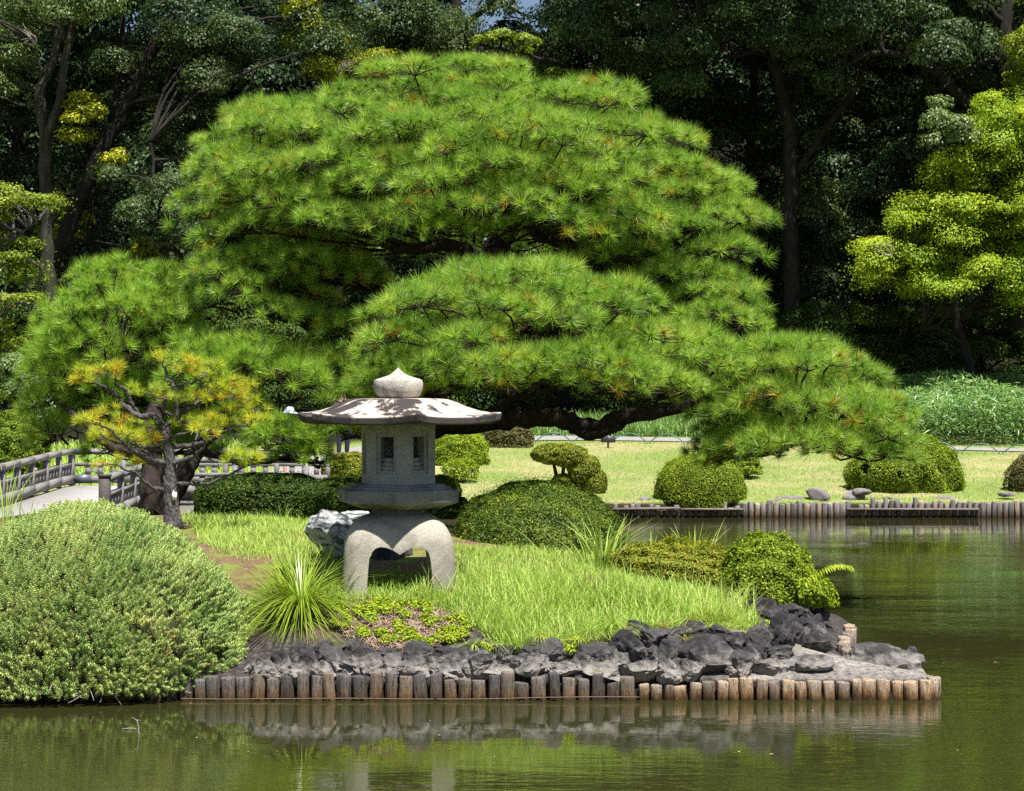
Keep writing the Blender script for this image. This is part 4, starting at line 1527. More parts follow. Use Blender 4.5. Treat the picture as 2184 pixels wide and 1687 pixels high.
# island shrubs
bush('yew_mound', 'large dark green clipped mound right of the lantern with sunny yellow green foot', 'shrub', P(1150, 1165, 20.75), (186 * mpp(20.75), 1.40, 142 * mpp(20.75)), 95000, .027, M['mound'], rng, lump=.03, fine=.03, upb=.5, core=.93, W=.40, jit=.7)
bush_px('azalea_shrub', 'low loose orange tinged shrub between the dark mound and the round bush', 'shrub', 1262, 1590, 1148, 1262, 19.2, 34000, .030, M['azalea_orange'], .6, lump=.10, fine=.07, lump_k=4)
bush_px('azalea_shrub', 'glossy round clipped bush at the right corner of the island above the rocks', 'shrub', 1525, 1740, 1134, 1300, 18.9, 34000, .034, M['azalea'], .9, lump=.05, fine=.06, core=.9)
bush_px('azalea_shrub', 'small drooping leafy bush hanging over the water below the round bush', 'shrub', 1690, 1782, 1225, 1312, 18.6, 7000, .034, M['azalea_bright'], .8, lump=.12, fine=.10, low=.8)
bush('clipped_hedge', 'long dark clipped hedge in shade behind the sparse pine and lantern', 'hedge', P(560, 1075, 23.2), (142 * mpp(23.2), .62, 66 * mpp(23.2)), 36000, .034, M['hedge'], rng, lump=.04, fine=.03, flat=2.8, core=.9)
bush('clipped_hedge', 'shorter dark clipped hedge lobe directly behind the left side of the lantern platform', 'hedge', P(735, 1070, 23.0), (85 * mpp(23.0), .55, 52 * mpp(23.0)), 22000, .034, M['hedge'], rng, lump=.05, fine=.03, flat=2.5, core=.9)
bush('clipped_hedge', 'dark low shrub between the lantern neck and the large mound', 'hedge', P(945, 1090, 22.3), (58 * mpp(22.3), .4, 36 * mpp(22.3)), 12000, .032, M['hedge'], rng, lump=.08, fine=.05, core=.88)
bush_px('azalea_shrub', 'bright yellow green bush just peeking out right of the lantern platform', 'shrub', 880, 985, 1013, 1062, 25.6, 9000, .036, M['azalea_bright'], .7, lump=.05)

# far bank shrubs
bush_px('azalea_shrub', 'dense yellow green clipped bush right of the lantern light chamber', 'shrub', 912, 1044, 918, 988, 45.5, 22000, .052, M['azalea_bright'], .7, lump=.05, flat=2.6, core=.88)
bush_px('azalea_shrub', 'brownish boxy clipped bush under the big pine limb', 'shrub', 1036, 1137, 908, 960, 49, 11000, .065, M['azalea_brown'], .6, lump=.03, flat=3.4, core=.9)
bush_px('azalea_shrub', 'yellowish clipped bush just left of the lantern light chamber beside the gravel', 'shrub', 686, 800, 964, 1024, 43.5, 12000, .055, M['azalea_orange'], .8, lump=.06, flat=2.4)
t = bush_px('small_shrub', 'small open twiggy shrub on the lawn near the lantern platform', 'shrub', 944, 1020, 984, 1020, 42.3, 2600, .05, M['azalea_bright'], .8, lump=.15, fine=.15, core=.4, low=.3)
A = Acc()
q0 = P(984, 1046, 42.3)
for _ in range(26):
    e = P(rng.uniform(950, 1016), rng.uniform(992, 1018), 42.3 + rng.normal(0, .25))
    A.add(*tube([q0 + Vector(rng.normal(0, .06, 3) * (1, 1, 0)), (q0 + e) / 2 + Vector(rng.normal(0, .06, 3)), e], .012, .005, 4))
o = A.obj('stems', M['bark'], None, True)
o.parent = t
o.location = -t.location
# leaning bush: an arching row of lobes on one stem
t = thing('leaning_shrub', 'leaning shrub arching to the right on the middle of the lawn', 'shrub')
A, pts_all, nrm_all = Acc(), [], []
for (u, v, ru, rv) in ((1172, 968, 40, 22), (1215, 972, 42, 26), (1245, 1000, 36, 32), (1268, 1030, 28, 34), (1200, 1024, 22, 14), (1222, 1042, 26, 14)):
    c = np.array(P(u, v, 40.6))
    rad = np.array((ru * mpp(40.6), ru * mpp(40.6) * .8, rv * mpp(40.6)))
    D = rdirs(3600, rng)
    w = Wave(7, int(rng.integers(1e6)))
    pts_all.append(c + D * rad * (1 + .07 * w(D) - np.abs(rng.normal(0, .06, len(D))))[:, None])
    nrm_all.append(unit(D / rad) + rng.normal(0, .5, D.shape) + np.array((0, 0, .4)))
    A.add(*tube([np.array(P(1196, 1058, 40.6)), (np.array(P(1190, 1010, 40.6)) + c) / 2, c], .05, .02, 6))
Pt, N = np.concatenate(pts_all), np.concatenate(nrm_all)
V, F = leaves(Pt, N, .05 * rng.uniform(.7, 1.2, len(Pt)), .026, rng)
mesh_np('foliage', V, F, M['azalea_orange'], t, np.clip(rng.normal(.35, .25, len(Pt)), 0, 1))
A.obj('stems', M['bark'], t, True)
rebase(t, hit(1196, 1058, 33))
bush_px('azalea_shrub', 'smooth egg shaped clipped bush on the lawn by the far log wall', 'shrub', 1394, 1592, 970, 1084, 39.9, 56000, .036, M['azalea'], .75, lump=.02, fine=.02, core=.93, flat=2.2)
bush_px('azalea_shrub', 'low uneven bush behind the egg shaped bush', 'shrub', 1478, 1622, 956, 1012, 43, 12000, .055, M['azalea'], .6, lump=.14, fine=.12, lump_k=4)
bush_px('azalea_shrub', 'wide dense bush with bare twigs showing, below the right tip of the pine', 'shrub', 1800, 2052, 930, 1062, 41.3, 56000, .044, M['azalea'], .75, lump=.07, fine=.08, core=.88, holes=.25, twig_n=160)
bush_px('azalea_shrub', 'grey purple twiggy bush cut by the right picture edge', 'shrub', 2150, 2290, 958, 1055, 41, 9000, .045, M['azalea_brown'], .8, lump=.08, core=.88, holes=.4, twig_n=220)
bush_px('evergreen_shrub', 'dark bush with yellow green edge left of the wooden bridge', 'shrub', -60, 112, 880, 1000, 46, 22000, .07, M['azalea'], .8, lump=.08, fine=.06, tone=.25)
bush_px('evergreen_shrub', 'low yellow green bush in the grass behind the sparse pine branches', 'shrub', 420, 470, 960, 995, 47, 3500, .06, M['azalea_bright'], .8, lump=.1)


# ------------------------------------------------------------------ grasses
def blades(Pt, H, W, lean, rng, droop=.45, seg=3, dirs=None):
    """arching grass blades as quads: returns V, F, number of quads per blade"""
    n = len(Pt)
    a = rng.uniform(0, 2 * math.pi, n) if dirs is None else dirs
    d = np.stack([np.cos(a), np.sin(a), np.zeros(n)], -1)
    s = np.stack([-np.sin(a + rng.normal(0, .5, n)), np.cos(a), np.zeros(n)], -1)
    H = np.broadcast_to(np.asarray(H, float), (n,))
    W = np.broadcast_to(np.asarray(W, float), (n,))
    lean = np.broadcast_to(np.asarray(lean, float), (n,))
    rings = []
    for i in range(seg + 1):
        t = i / seg
        z = H * (t - droop * lean * t * t * .9)
        x = H * lean * t ** 1.6
        w = W * (1 - t) ** .6 * .5 + W * .04
        c = Pt + d * x[:, None] + np.array((0, 0, 1.0)) * z[:, None]
        rings += [c + s * w[:, None], c - s * w[:, None]]
    V = np.stack(rings, 1)
    k = 2 * (seg + 1)
    F = np.array([(2 * i, 2 * i + 1, 2 * i + 3, 2 * i + 2) for i in range(seg)])
    F = (F[None] + (np.arange(n) * k)[:, None, None]).reshape(-1, 4)
    return V.reshape(-1, 3), F, seg


def inside_px(X, Y, Z, poly):
    u = UC + X / Y * FPX
    v = VC + (CAM_H - Z) / Y * FPX
    ins = np.zeros(len(X), bool)
    n = len(poly)
    for i in range(n):
        (a, b_), (c, d) = poly[i], poly[(i + 1) % n]
        ins ^= ((b_ > v) != (d > v)) & (u < (c - a) * (v - b_) / (d - b_ + 1e-9) + a)
    return ins


def grass_zone(name, label, poly, dens, h, w, mat, rng, tone=.45, lean=.5, box_=(-4.5, 3.4, 15.8, 24), seg=3, clump=.5, kind='stuff', cat='grass', hvar=.35, droop=.45):
    n = int((box_[1] - box_[0]) * (box_[3] - box_[2]) * dens)
    X, Y = rng.uniform(box_[0], box_[1], n), rng.uniform(box_[2], box_[3], n)
    wv = Wave(3.0, int(rng.integers(1e6)))
    nz = wv(np.stack([X, Y, X * 0], -1))
    Z = island_z(X, Y)
    k = inside_px(X, Y, Z, poly) & (nz > -1.3 + clump * rng.uniform(0, 2, n)) & (sdist(X, Y) > .15)
    X, Y, Z, nz = X[k], Y[k], Z[k], nz[k]
    n = len(X)
    H = h * np.clip(rng.normal(1, hvar, n), .3, 2) * (1 + .22 * nz)
    V, F, seg = blades(np.stack([X, Y, Z - .01], -1), H, w, np.clip(rng.normal(lean, .25, n), .05, 1.2), rng, droop, seg)
    tn = np.clip(rng.normal(tone, .2, n) + .1 * nz, 0, .95)
    dead = rng.random(n) < .04
    tn = np.where(dead, rng.uniform(.95, 1, n), tn)
    o = mesh_np(name, V, F, mat, None, np.repeat(tn, seg))
    return tag(o, label, cat, None, kind)


rng = np.random.default_rng(41)
lush = [(880, 1275), (970, 1225), (1000, 1232), (1100, 1235), (1250, 1240), (1400, 1262), (1560, 1290), (1610, 1300), (1615, 1345), (1540, 1340), (1460, 1352), (1390, 1352), (1310, 1368), (1240, 1388), (1160, 1392), (1080, 1385), (1010, 1345), (960, 1300)]
grass_zone('lush_grass', 'tall fresh green grass on the island right of the lantern', lush, 5600, .13, .0075, M['grass'], rng, .5, .5, (-1.1, 2.6, 16.2, 20.5))
grass_zone('lush_grass', 'scattered long grass blades standing above the lush grass', lush, 420, .26, .0075, M['grass'], rng, .6, .5, (-1.1, 2.6, 16.2, 20.5), hvar=.25)
grass_zone('lush_grass', 'fresh green grass at the front feet of the lantern', [(690, 1262), (740, 1240), (980, 1240), (1010, 1290), (960, 1312), (800, 1296), (700, 1300)], 4200, .12, .007, M['grass'], rng, .5, .5, (-1.9, -.2, 16.2, 18))
front = [(700, 1300), (640, 1240), (560, 1190), (480, 1180), (420, 1150), (400, 1100), (700, 1090), (720, 1180), (730, 1240), (860, 1240), (980, 1235), (990, 1275), (930, 1300), (800, 1292)]
grass_zone('island_grass', 'thinner grass around the lantern feet and the left lawn of the island', front, 1700, .085, .0065, M['grass'], rng, .45, .6, (-4, -.2, 16.4, 22.5), clump=.9)
grass_zone('island_grass', 'short patchy grass between the hedge and the pale rock', [(380, 1095), (700, 1085), (980, 1090), (980, 1130), (700, 1170), (520, 1200), (430, 1160)], 1500, .07, .006, M['grass'], rng, .5, .7, (-4.5, 0, 18, 23), clump=.9)
grass_zone('island_grass', 'dark grass at the foot of the large mound', [(960, 1170), (1330, 1180), (1560, 1230), (1560, 1280), (1300, 1240), (990, 1240)], 2600, .07, .006, M['grass'], rng, .4, .5, (-1, 2.6, 18, 21), clump=.5)
# strap-leaved clump
t0 = hit(640, 1325)


def clump_plant(name, label, cat, p, n, h, w, mat, rng, spread=.08, lean=(.6, 1.3), droop=.9, group=None, seg=6, tone=.5, aim=None):
    a = rng.uniform(0, 2 * math.pi, n) if aim is None else rng.normal(aim[0], aim[1], n)
    r = np.abs(rng.normal(0, spread, n))
    Pt = np.stack([p[0] + np.cos(a) * r, p[1] + np.sin(a) * r * .8, np.full(n, p[2] - .01)], -1)
    V, F, s = blades(Pt, h * rng.uniform(.6, 1.15, n), w, rng.uniform(lean[0], lean[1], n), rng, droop, seg, a)
    o = mesh_np(name, V, F, mat, None, np.repeat(np.clip(rng.normal(tone, .22, n), 0, 1), s))
    origin(o, p)
    return tag(o, label, cat, group)


sa = rng.normal(2.3, 1.15, 420)
sb = rng.normal(-math.pi / 2, .95, 300)
AA = Acc()
for aa, hh_, ln_, dr_ in ((sa, (.35, .85), (.35, 1.25), .66), (sb, (.30, .66), (.7, 1.5), 1.05)):
    n = len(aa)
    r = np.abs(rng.normal(0, .12, n))
    Pt = np.stack([t0.x + np.cos(aa) * r, t0.y + .12 + np.sin(aa) * r * .8, np.full(n, t0.z + .05)], -1)
    V, F, q_ = blades(Pt, rng.uniform(*hh_, n), .0095, rng.uniform(*ln_, n), rng, dr_, 8, aa)
    AA.add(V, F, np.repeat(np.clip(rng.normal(.5, .25, n), 0, 1), q_))
o = AA.obj('grass_clump', M['strap'])
origin(o, t0)
tag(o, 'big arching strap leaved clump between the juniper and the lantern', 'plant')
clump_plant('grass_clump', 'yellowish grassy tuft at the edge of the lush grass above the rocks', 'plant', tuple(hit(1512, 1330)), 320, .20, .007, M['yellow_leaf'], rng, .07, (.3, 1.1), .8, tone=.35)
clump_plant('grass_clump', 'pale green grass tuft sprouting between the shore rocks', 'plant', tuple(hit(1112, 1398)), 90, .24, .007, M['grass'], rng, .04, (.15, .6), .4)
for (u, v, h, lb) in ((1115, 1445, .06, 'tiny yellow green tuft behind the tall posts near the middle'), (1276, 1449, .07, 'tiny bright tuft at the right end of the tall posts'), (1292, 1372, .14, 'dry straw coloured tuft at the grass edge above the rocks'), (1470, 1380, .13, 'small dry tuft between black rocks below the yellowish tuft'), (1413, 1352, .14, 'straw tuft at the top of the black rocks left of the yellowish tuft')):
    p = hit(u, v)
    clump_plant('grass_clump', lb, 'plant', tuple(p + Vector((0, 0, .03))), 70, h, .005, M['grass'], rng, .03, (.2, .9), .6, tone=.97 if 'straw' in lb or 'dry' in lb else .7)
for (u, v, n, h, lb) in ((1285, 1215, 80, .66, 'tall reed grass rising in front of the dark mound'), (1480, 1235, 64, .62, 'tall reed grass standing before the orange tinged shrub'), (1390, 1225, 40, .44, 'shorter reed grass between the two tall reed clumps'), (1600, 1240, 14, .42, 'few reed blades leaning at the left of the round bush')):
    clump_plant('reed_grass', lb, 'grass', tuple(hit(u, v)), n, h, .011, M['grass'], rng, .17, (.15, .75), .55, tone=.62)
for (u, v, n, h, lb) in ((60, 1118, 16, .5, 'tall thin grass blades rising before the bridge deck'), (10, 1112, 14, .62, 'tall grass blades at the left picture edge'), (430, 1135, 12, .32, 'few upright grass blades right of the sparse pine trunk'), (600, 1120, 12, .30, 'sparse grass blades in front of the dark hedge'), (700, 1205, 40, .3, 'grass tuft beside the foot of the pale veined rock')):
    d = 19.0 if u < 100 else None
    p = hit(u, v, 17) if d is None else P(u, v, d)
    clump_plant('grass_clump', lb, 'grass', tuple(p), n, h, .009, M['grass'], rng, .10, (.15, .8), .5, tone=.4)

g = random.Random(12)
for i in range(16):
    u = g.uniform(1010, 1600)
    v = (1392 - (u - 1010) * .10 if u < 1240 else 1362 - (u - 1240) * .045) + g.uniform(-8, 14)
    p = hit(u, v)
    clump_plant('grass_clump', 'grass tuft hanging over the dark rocks at the edge of the lush grass', 'plant', (p.x, p.y, p.z + .05), 60, g.uniform(.13, .24), .006, M['grass'], rng, .05, (.4, 1.4), .95, 'grass tufts hanging over the rocks', tone=g.choice([.4, .6, .8]), aim=(-1.57, .9))
# arching spray at the round bush
t = thing('leafy_spray', 'single arching leafy spray reaching over the water from the round bush', 'plant')
q = smooth_path([P(1702, 1262, 18.4), P(1730, 1232, 18.35), P(1762, 1212, 18.3), P(1790, 1203, 18.3), P(1818, 1208, 18.3)], 6)
Acc().add(*tube(q, .004, .002, 4)).obj('stem', M['strap'], t)
k = np.arange(4, len(q)).repeat(2)
side = np.tile([1, -1], len(k) // 2)
Pt = q[k] + np.stack([0 * side, side * .015, -np.abs(side) * .022], -1)
V, F = leaves(Pt, np.tile((0.3, -.8, .5), (len(k), 1)) + rng.normal(0, .2, (len(k), 3)), .075, .020, rng, .1, np.stack([.35 + 0 * side, side * .3, -.9 + 0 * side], -1) + rng.normal(0, .15, (len(k), 3)))
mesh_np('leaf', V, F, M['azalea_bright'], t, rng.uniform(.5, 1, len(k)))
rebase(t, P(1702, 1262, 18.4))

# azalea ground cover with dead needles, on the rocks before the lantern
t = thing('ground_cover_patch', 'creeping azalea patch with pinkish dead needles below the lantern', 'ground cover')
poly = [(690, 1312), (760, 1292), (880, 1294), (950, 1314), (1010, 1345), (985, 1372), (930, 1385), (880, 1402), (800, 1395), (740, 1365), (700, 1330)]
n = 9000
X, Y = rng.uniform(-1.7, -.2, n), rng.uniform(15.9, 17.2, n)
Z = island_z(X, Y)
k = inside_px(X, Y, Z, poly)
X, Y, Z = X[k], Y[k], Z[k]
nd = len(X)
Pt = np.stack([X, Y, Z + rng.uniform(.02, .06, nd)], -1)
V, F = leaves(Pt, np.array((0, -.3, 1)) + rng.normal(0, .45, (nd, 3)), rng.uniform(.06, .15, nd), .006, rng, .05)
mesh_np('dead_needles', V, F, M['straw'], t, rng.uniform(0, 1, nd))
cs, n2 = [], 0
while len(cs) < 70:
    i = rng.integers(nd)
    u = UC + X[i] / Y[i] * FPX
    v = VC + (CAM_H - Z[i]) / Y[i] * FPX
    if v < 1316 or rng.random() < .38:
        cs.append((X[i], Y[i], Z[i]))
Pt, N = [], []
for c in cs:
    m_ = 110
    D = rdirs(m_, rng)
    D[:, 2] = np.abs(D[:, 2])
    Pt.append(np.array(c) + D * np.array((.062, .062, .065)) * rng.uniform(.6, 1.0, (m_, 1)) + np.array((0, 0, .035)))
    N.append(D + rng.normal(0, .4, D.shape) + np.array((0, 0, .5)))
Pt, N = np.concatenate(Pt), np.concatenate(N)
V, F = leaves(Pt, N, .032, .015, rng, .1)
mesh_np('foliage', V, F, M['azalea_bright'], t, np.clip(rng.normal(.55, .25, len(Pt)), 0, 1))
rebase(t, hit(850, 1340))
# weeds between the rocks
for (u, v, lb) in ((1222, 1402, 'yellow leaved weed growing between shore rocks right of the pale grass tuft'), (1035, 1400, 'small vine with reddish leaves on the rocks left of the pale grass tuft'), (1640, 1372, 'small light green leafy sprout on the black rocks below the round bush')):
    p = np.array(hit(u, v)) + np.array((0, -.04, .03))
    n = 60
    D = rdirs(n, rng)
    D[:, 2] = np.abs(D[:, 2]) * (1.6 if u != 1035 else 1.0)
    Pt = p + D * np.array((.09, .06, .11)) * rng.uniform(.3, 1, (n, 1))
    V, F = leaves(Pt, D + rng.normal(0, .5, D.shape) + np.array((0, -.5, .5)), .045, .020, rng, .1)
    B = Acc()
    B.add(V, F, rng.uniform(.3, 1, n))
    for _ in range(8):
        e = Pt[rng.integers(n)]
        B.add(*tube([p - np.array((0, 0, .04)), e], .003, .002, 3), .3)
    o = B.obj('weed', M['azalea_bright'])
    origin(o, p)
    tag(o, lb, 'plant')
# stick and leaf floating in the water by the juniper
q = smooth_path([P(297, 1566, 14.1) * 1.0, P(296, 1548, 14.1), P(294, 1530, 14.1), P(291, 1519, 14.1)], 4)
q[:, 2] -= q[0, 2] - (-.05)
A = Acc().add(*tube(q, .006, .004, 5))
A.add(*tube([q[-2], q[-2] + np.array((-.03, 0, .02))], .003, .002, 3)).add(*tube([q[-2], q[-2] + np.array((.03, .0, .0))], .003, .002, 3))
tag(A.obj('stick', M['twig']), 'thin upright stick poking out of the water before the juniper', 'stick')
tag(Acc().add(*tube(smooth_path([(-2.80, 14.3, .004), (-2.74, 14.29, .012), (-2.70, 14.31, .004)], 4), .004, .003, 4)).obj('stick', M['twig']), 'small pale bent twig floating left of the upright stick', 'stick')
# fallen leaves and scum drifting on the pond
n = 90
X, Y = rng.uniform(-3.5, 7.5, n), 13.2 + 20 * rng.random(n) ** 2
ok = sdist(X, Y) < -.08
X, Y = X[ok], Y[ok]
V, F = leaves(np.stack([X, Y, np.full(len(X), .004)], -1), np.array((0, 0, 1)) + rng.normal(0, .05, (len(X), 3)), rng.uniform(.015, .04, len(X)), rng.uniform(.008, .02, len(X)), rng, .02)
tag(mesh_np('floating_leaves', V, F, M['straw'], None, rng.uniform(0, 1, len(X))), 'tiny fallen leaves drifting on the pond', 'leaves', None, 'stuff')
# lawn blades on the far bank and taller grass behind the path
n = 90000
X, Y = rng.uniform(-1.5, 15, n), rng.uniform(39.4, 51, n)
V, F, s = blades(np.stack([X, Y, bank_z(X, Y) - .005], -1), rng.uniform(.025, .065, n), .009, rng.uniform(.2, .9, n), rng, .4, 1)
w = Wave(1.3, 99)(np.stack([X, Y, 0 * X], -1))
tag(mesh_np('lawn_grass', V, F, M['lawn_blade'], None, np.clip(rng.normal(.45, .2, n) + .55 * w, 0, 1).repeat(s)), 'short mown lawn grass on the far bank', 'grass', None, 'stuff')
n = 9000
X, Y = rng.uniform(-13.5, -5.8, n), rng.uniform(43.4, 52, n)
V, F, s = blades(np.stack([X, Y, bank_z(X, Y)], -1), rng.uniform(.10, .30, n), .03, rng.uniform(.2, .9, n), rng, .4, 2)
tag(mesh_np('meadow_grass', V, F, M['grass'], None, np.clip(rng.normal(.45, .2, n), 0, .9).repeat(s)), 'bright green grass behind the wooden bridge', 'grass', None, 'stuff')
n = 15000
X, Y = rng.uniform(-.5, 9.5, n), rng.uniform(51.2, 54.5, n)
V, F, s = blades(np.stack([X, Y, bank_z(X, Y)], -1), rng.uniform(.2, .55, n), .022, rng.uniform(.3, .9, n), rng, .5, 2)
tag(mesh_np('rough_grass', V, F, M['bamboo'], None, np.clip(rng.normal(.6, .2, n), 0, 1).repeat(s)), 'rough green grass behind the path under the big pine', 'grass', None, 'stuff')
# bamboo grass bank on the right
n = 56000
X, Y = rng.uniform(8.8, 20, n), rng.uniform(48.9, 55, n)
top = .95 + .25 * np.clip((X - 9) / 2, 0, 1) + .26 * Wave(1.6, 17)(np.stack([X, Y, 0 * X], -1))
Z = bank_z(X, Y) + top * rng.uniform(.0, 1.06, n) ** .6
a = rng.normal(size=(n, 3))
a[:, 2] = -np.abs(a[:, 2]) * .6
V, F = leaves(np.stack([X, Y, Z], -1), np.array((0, -.5, .9)) + rng.normal(0, .5, (n, 3)), rng.uniform(.14, .26, n), .032, rng, .12, a)
tag(mesh_np('bamboo_grass', V, F, M['bamboo'], None, np.clip(rng.normal(.45, .22, n), 0, 1)), 'dense bank of knee high bamboo grass right of the pine', 'bamboo grass', None, 'stuff')


# ------------------------------------------------------------------ wooden bridge
XL, XR, YN, YB = -9.3, -6.75, 38.0, 42.0


def deck_z(y):
    return .30 + .20 * min(1, max(0, (y - 33) / 8))


br_ = thing('wooden_bridge', 'low zigzag wooden footbridge with grey railings and pale deck, left of the pines', 'bridge', ((XL + XR) / 2, 38, 0))
pcs = {k: Acc() for k in ('deck',)}
dk = Acc()
ysd = np.arange(28, YB + .01, 1.0)
for a, bq in zip(ysd[:-1], ysd[1:]):
    za, zb = deck_z(a), deck_z(bq)
    V = np.array([(XL, a, za), (XR, a, za), (XR, bq, zb), (XL, bq, zb), (XL, a, za - .14), (XR, a, za - .14), (XR, bq, zb - .14), (XL, bq, zb - .14)])
    dk.add(V, np.array([(0, 1, 2, 3), (4, 7, 6, 5), (1, 5, 6, 2), (3, 7, 4, 0)]))
dk.add(*box((XR + .004 - 3.9) / 2, (YN + YB) / 2, .43, -3.9 - XR - .01, YB - YN - .02, .14))
dk.obj('deck', M['deck'], br_)


def rail(a, bq, zf):
    a, bq = np.array(a, float), np.array(bq, float)
    L = np.linalg.norm(bq - a)
    n = max(1, round(L / 1.15))
    pts = [a + (bq - a) * i / n for i in range(n + 1)]
    P3 = [np.array((p[0], p[1], zf(p[1]))) for p in pts]
    up = np.array((0, 0, 1.0))
    for p in P3[:-1] if False else P3:
        Acc().add(*box(p[0], p[1], p[2] + .33, .10, .10, .66, math.atan2(*(bq - a)[::-1]))).obj('post', M['wood'], br_)
    top, mid, low = Acc(), Acc(), Acc()
    for p, q in zip(P3[:-1], P3[1:]):
        t = (q - p)
        top.add(*beam(p + up * .715 + t * .004, q + up * .715 - t * .004, .135, .11))
        mid.add(*beam(p + up * .44 + t * .05, q + up * .44 - t * .05, .07, .075))
        low.add(*beam(p + up * .135 + t * .004, q + up * .135 - t * .004, .15, .17))
        for f in (.30, .54, .78):
            c = p + t * f
            Acc().add(*box(c[0], c[1], c[2] + .31, .045 if abs(t[0]) < .1 else .11, .11 if abs(t[0]) < .1 else .045, .19)).obj('baluster', M['wood'], br_)
    top.obj('top_rail', M['wood'], br_)
    mid.obj('middle_rail', M['wood'], br_)
    low.obj('kerb_beam', M['wood'], br_)


rail((XL, 29.5), (XL, YB), deck_z)
rail((XL, YB + .14), (-3.9, YB + .14), lambda y: .5)
rail((XR, 33.2), (XR, YN - .2), deck_z)
rail((XR + .15, YN - .25), (-3.9, YN - .25), lambda y: .46)
nw = Acc().add(*box(XR, 33.0, deck_z(33) + .36, .17, .17, .80)).add(*box(XR, 33.0, deck_z(33) + .775, .20, .20, .035))
nw.obj('newel_post', M['wood_dark'], br_)
for z in (.715, .135):
    Acc().add(*box(XL + .2, YB + .06, .5 + z, .42, .028, .125 if z > .5 else .18)).obj('bracket', M['metal_blue'], br_)
for (x, y) in ((XL + .2, 32), (XR - .2, 33.4), (XL + .2, 36), (XR - .2, 36.5), (XL + .2, 40), (-5.2, YN + .2), (-5.2, YB - .2)):
    Acc().add(*box(x, y, -.2, .2, .2, .9)).obj('pile', M['wood_dark'], br_)
Acc().add(*box(-5.75, YN - .15, .02, 1.5, .5, .60)).add(*box(-5.75, YN - .16, .365, 1.3, .42, .07)).obj('pier', M['concrete'], br_)
for c in br_.children:
    c.location = c.location - br_.location

# ------------------------------------------------------------------ people, far behind the branches
def skin_mesh(name, verts, edges, radii, mat, parent=None, levels=2):
    me = bpy.data.meshes.new(name)
    me.from_pydata([tuple(v) for v in verts], edges, [])
    o = bpy.data.objects.new(name, me)
    COL.objects.link(o)
    o.modifiers.new('skin', 'SKIN')
    for i, r in enumerate(radii):
        r = (r, r) if isinstance(r, (int, float)) else r
        me.skin_vertices[0].data[i].radius = r
        me.skin_vertices[0].data[i].use_root = (i == 0)
    s = o.modifiers.new('sub', 'SUBSURF')
    s.levels = s.render_levels = levels
    apply_mods(o)
    o.data.materials.clear()
    o.data.materials.append(mat)
    for p in o.data.polygons:
        p.use_smooth = True
    if parent:
        o.parent = parent
    return o


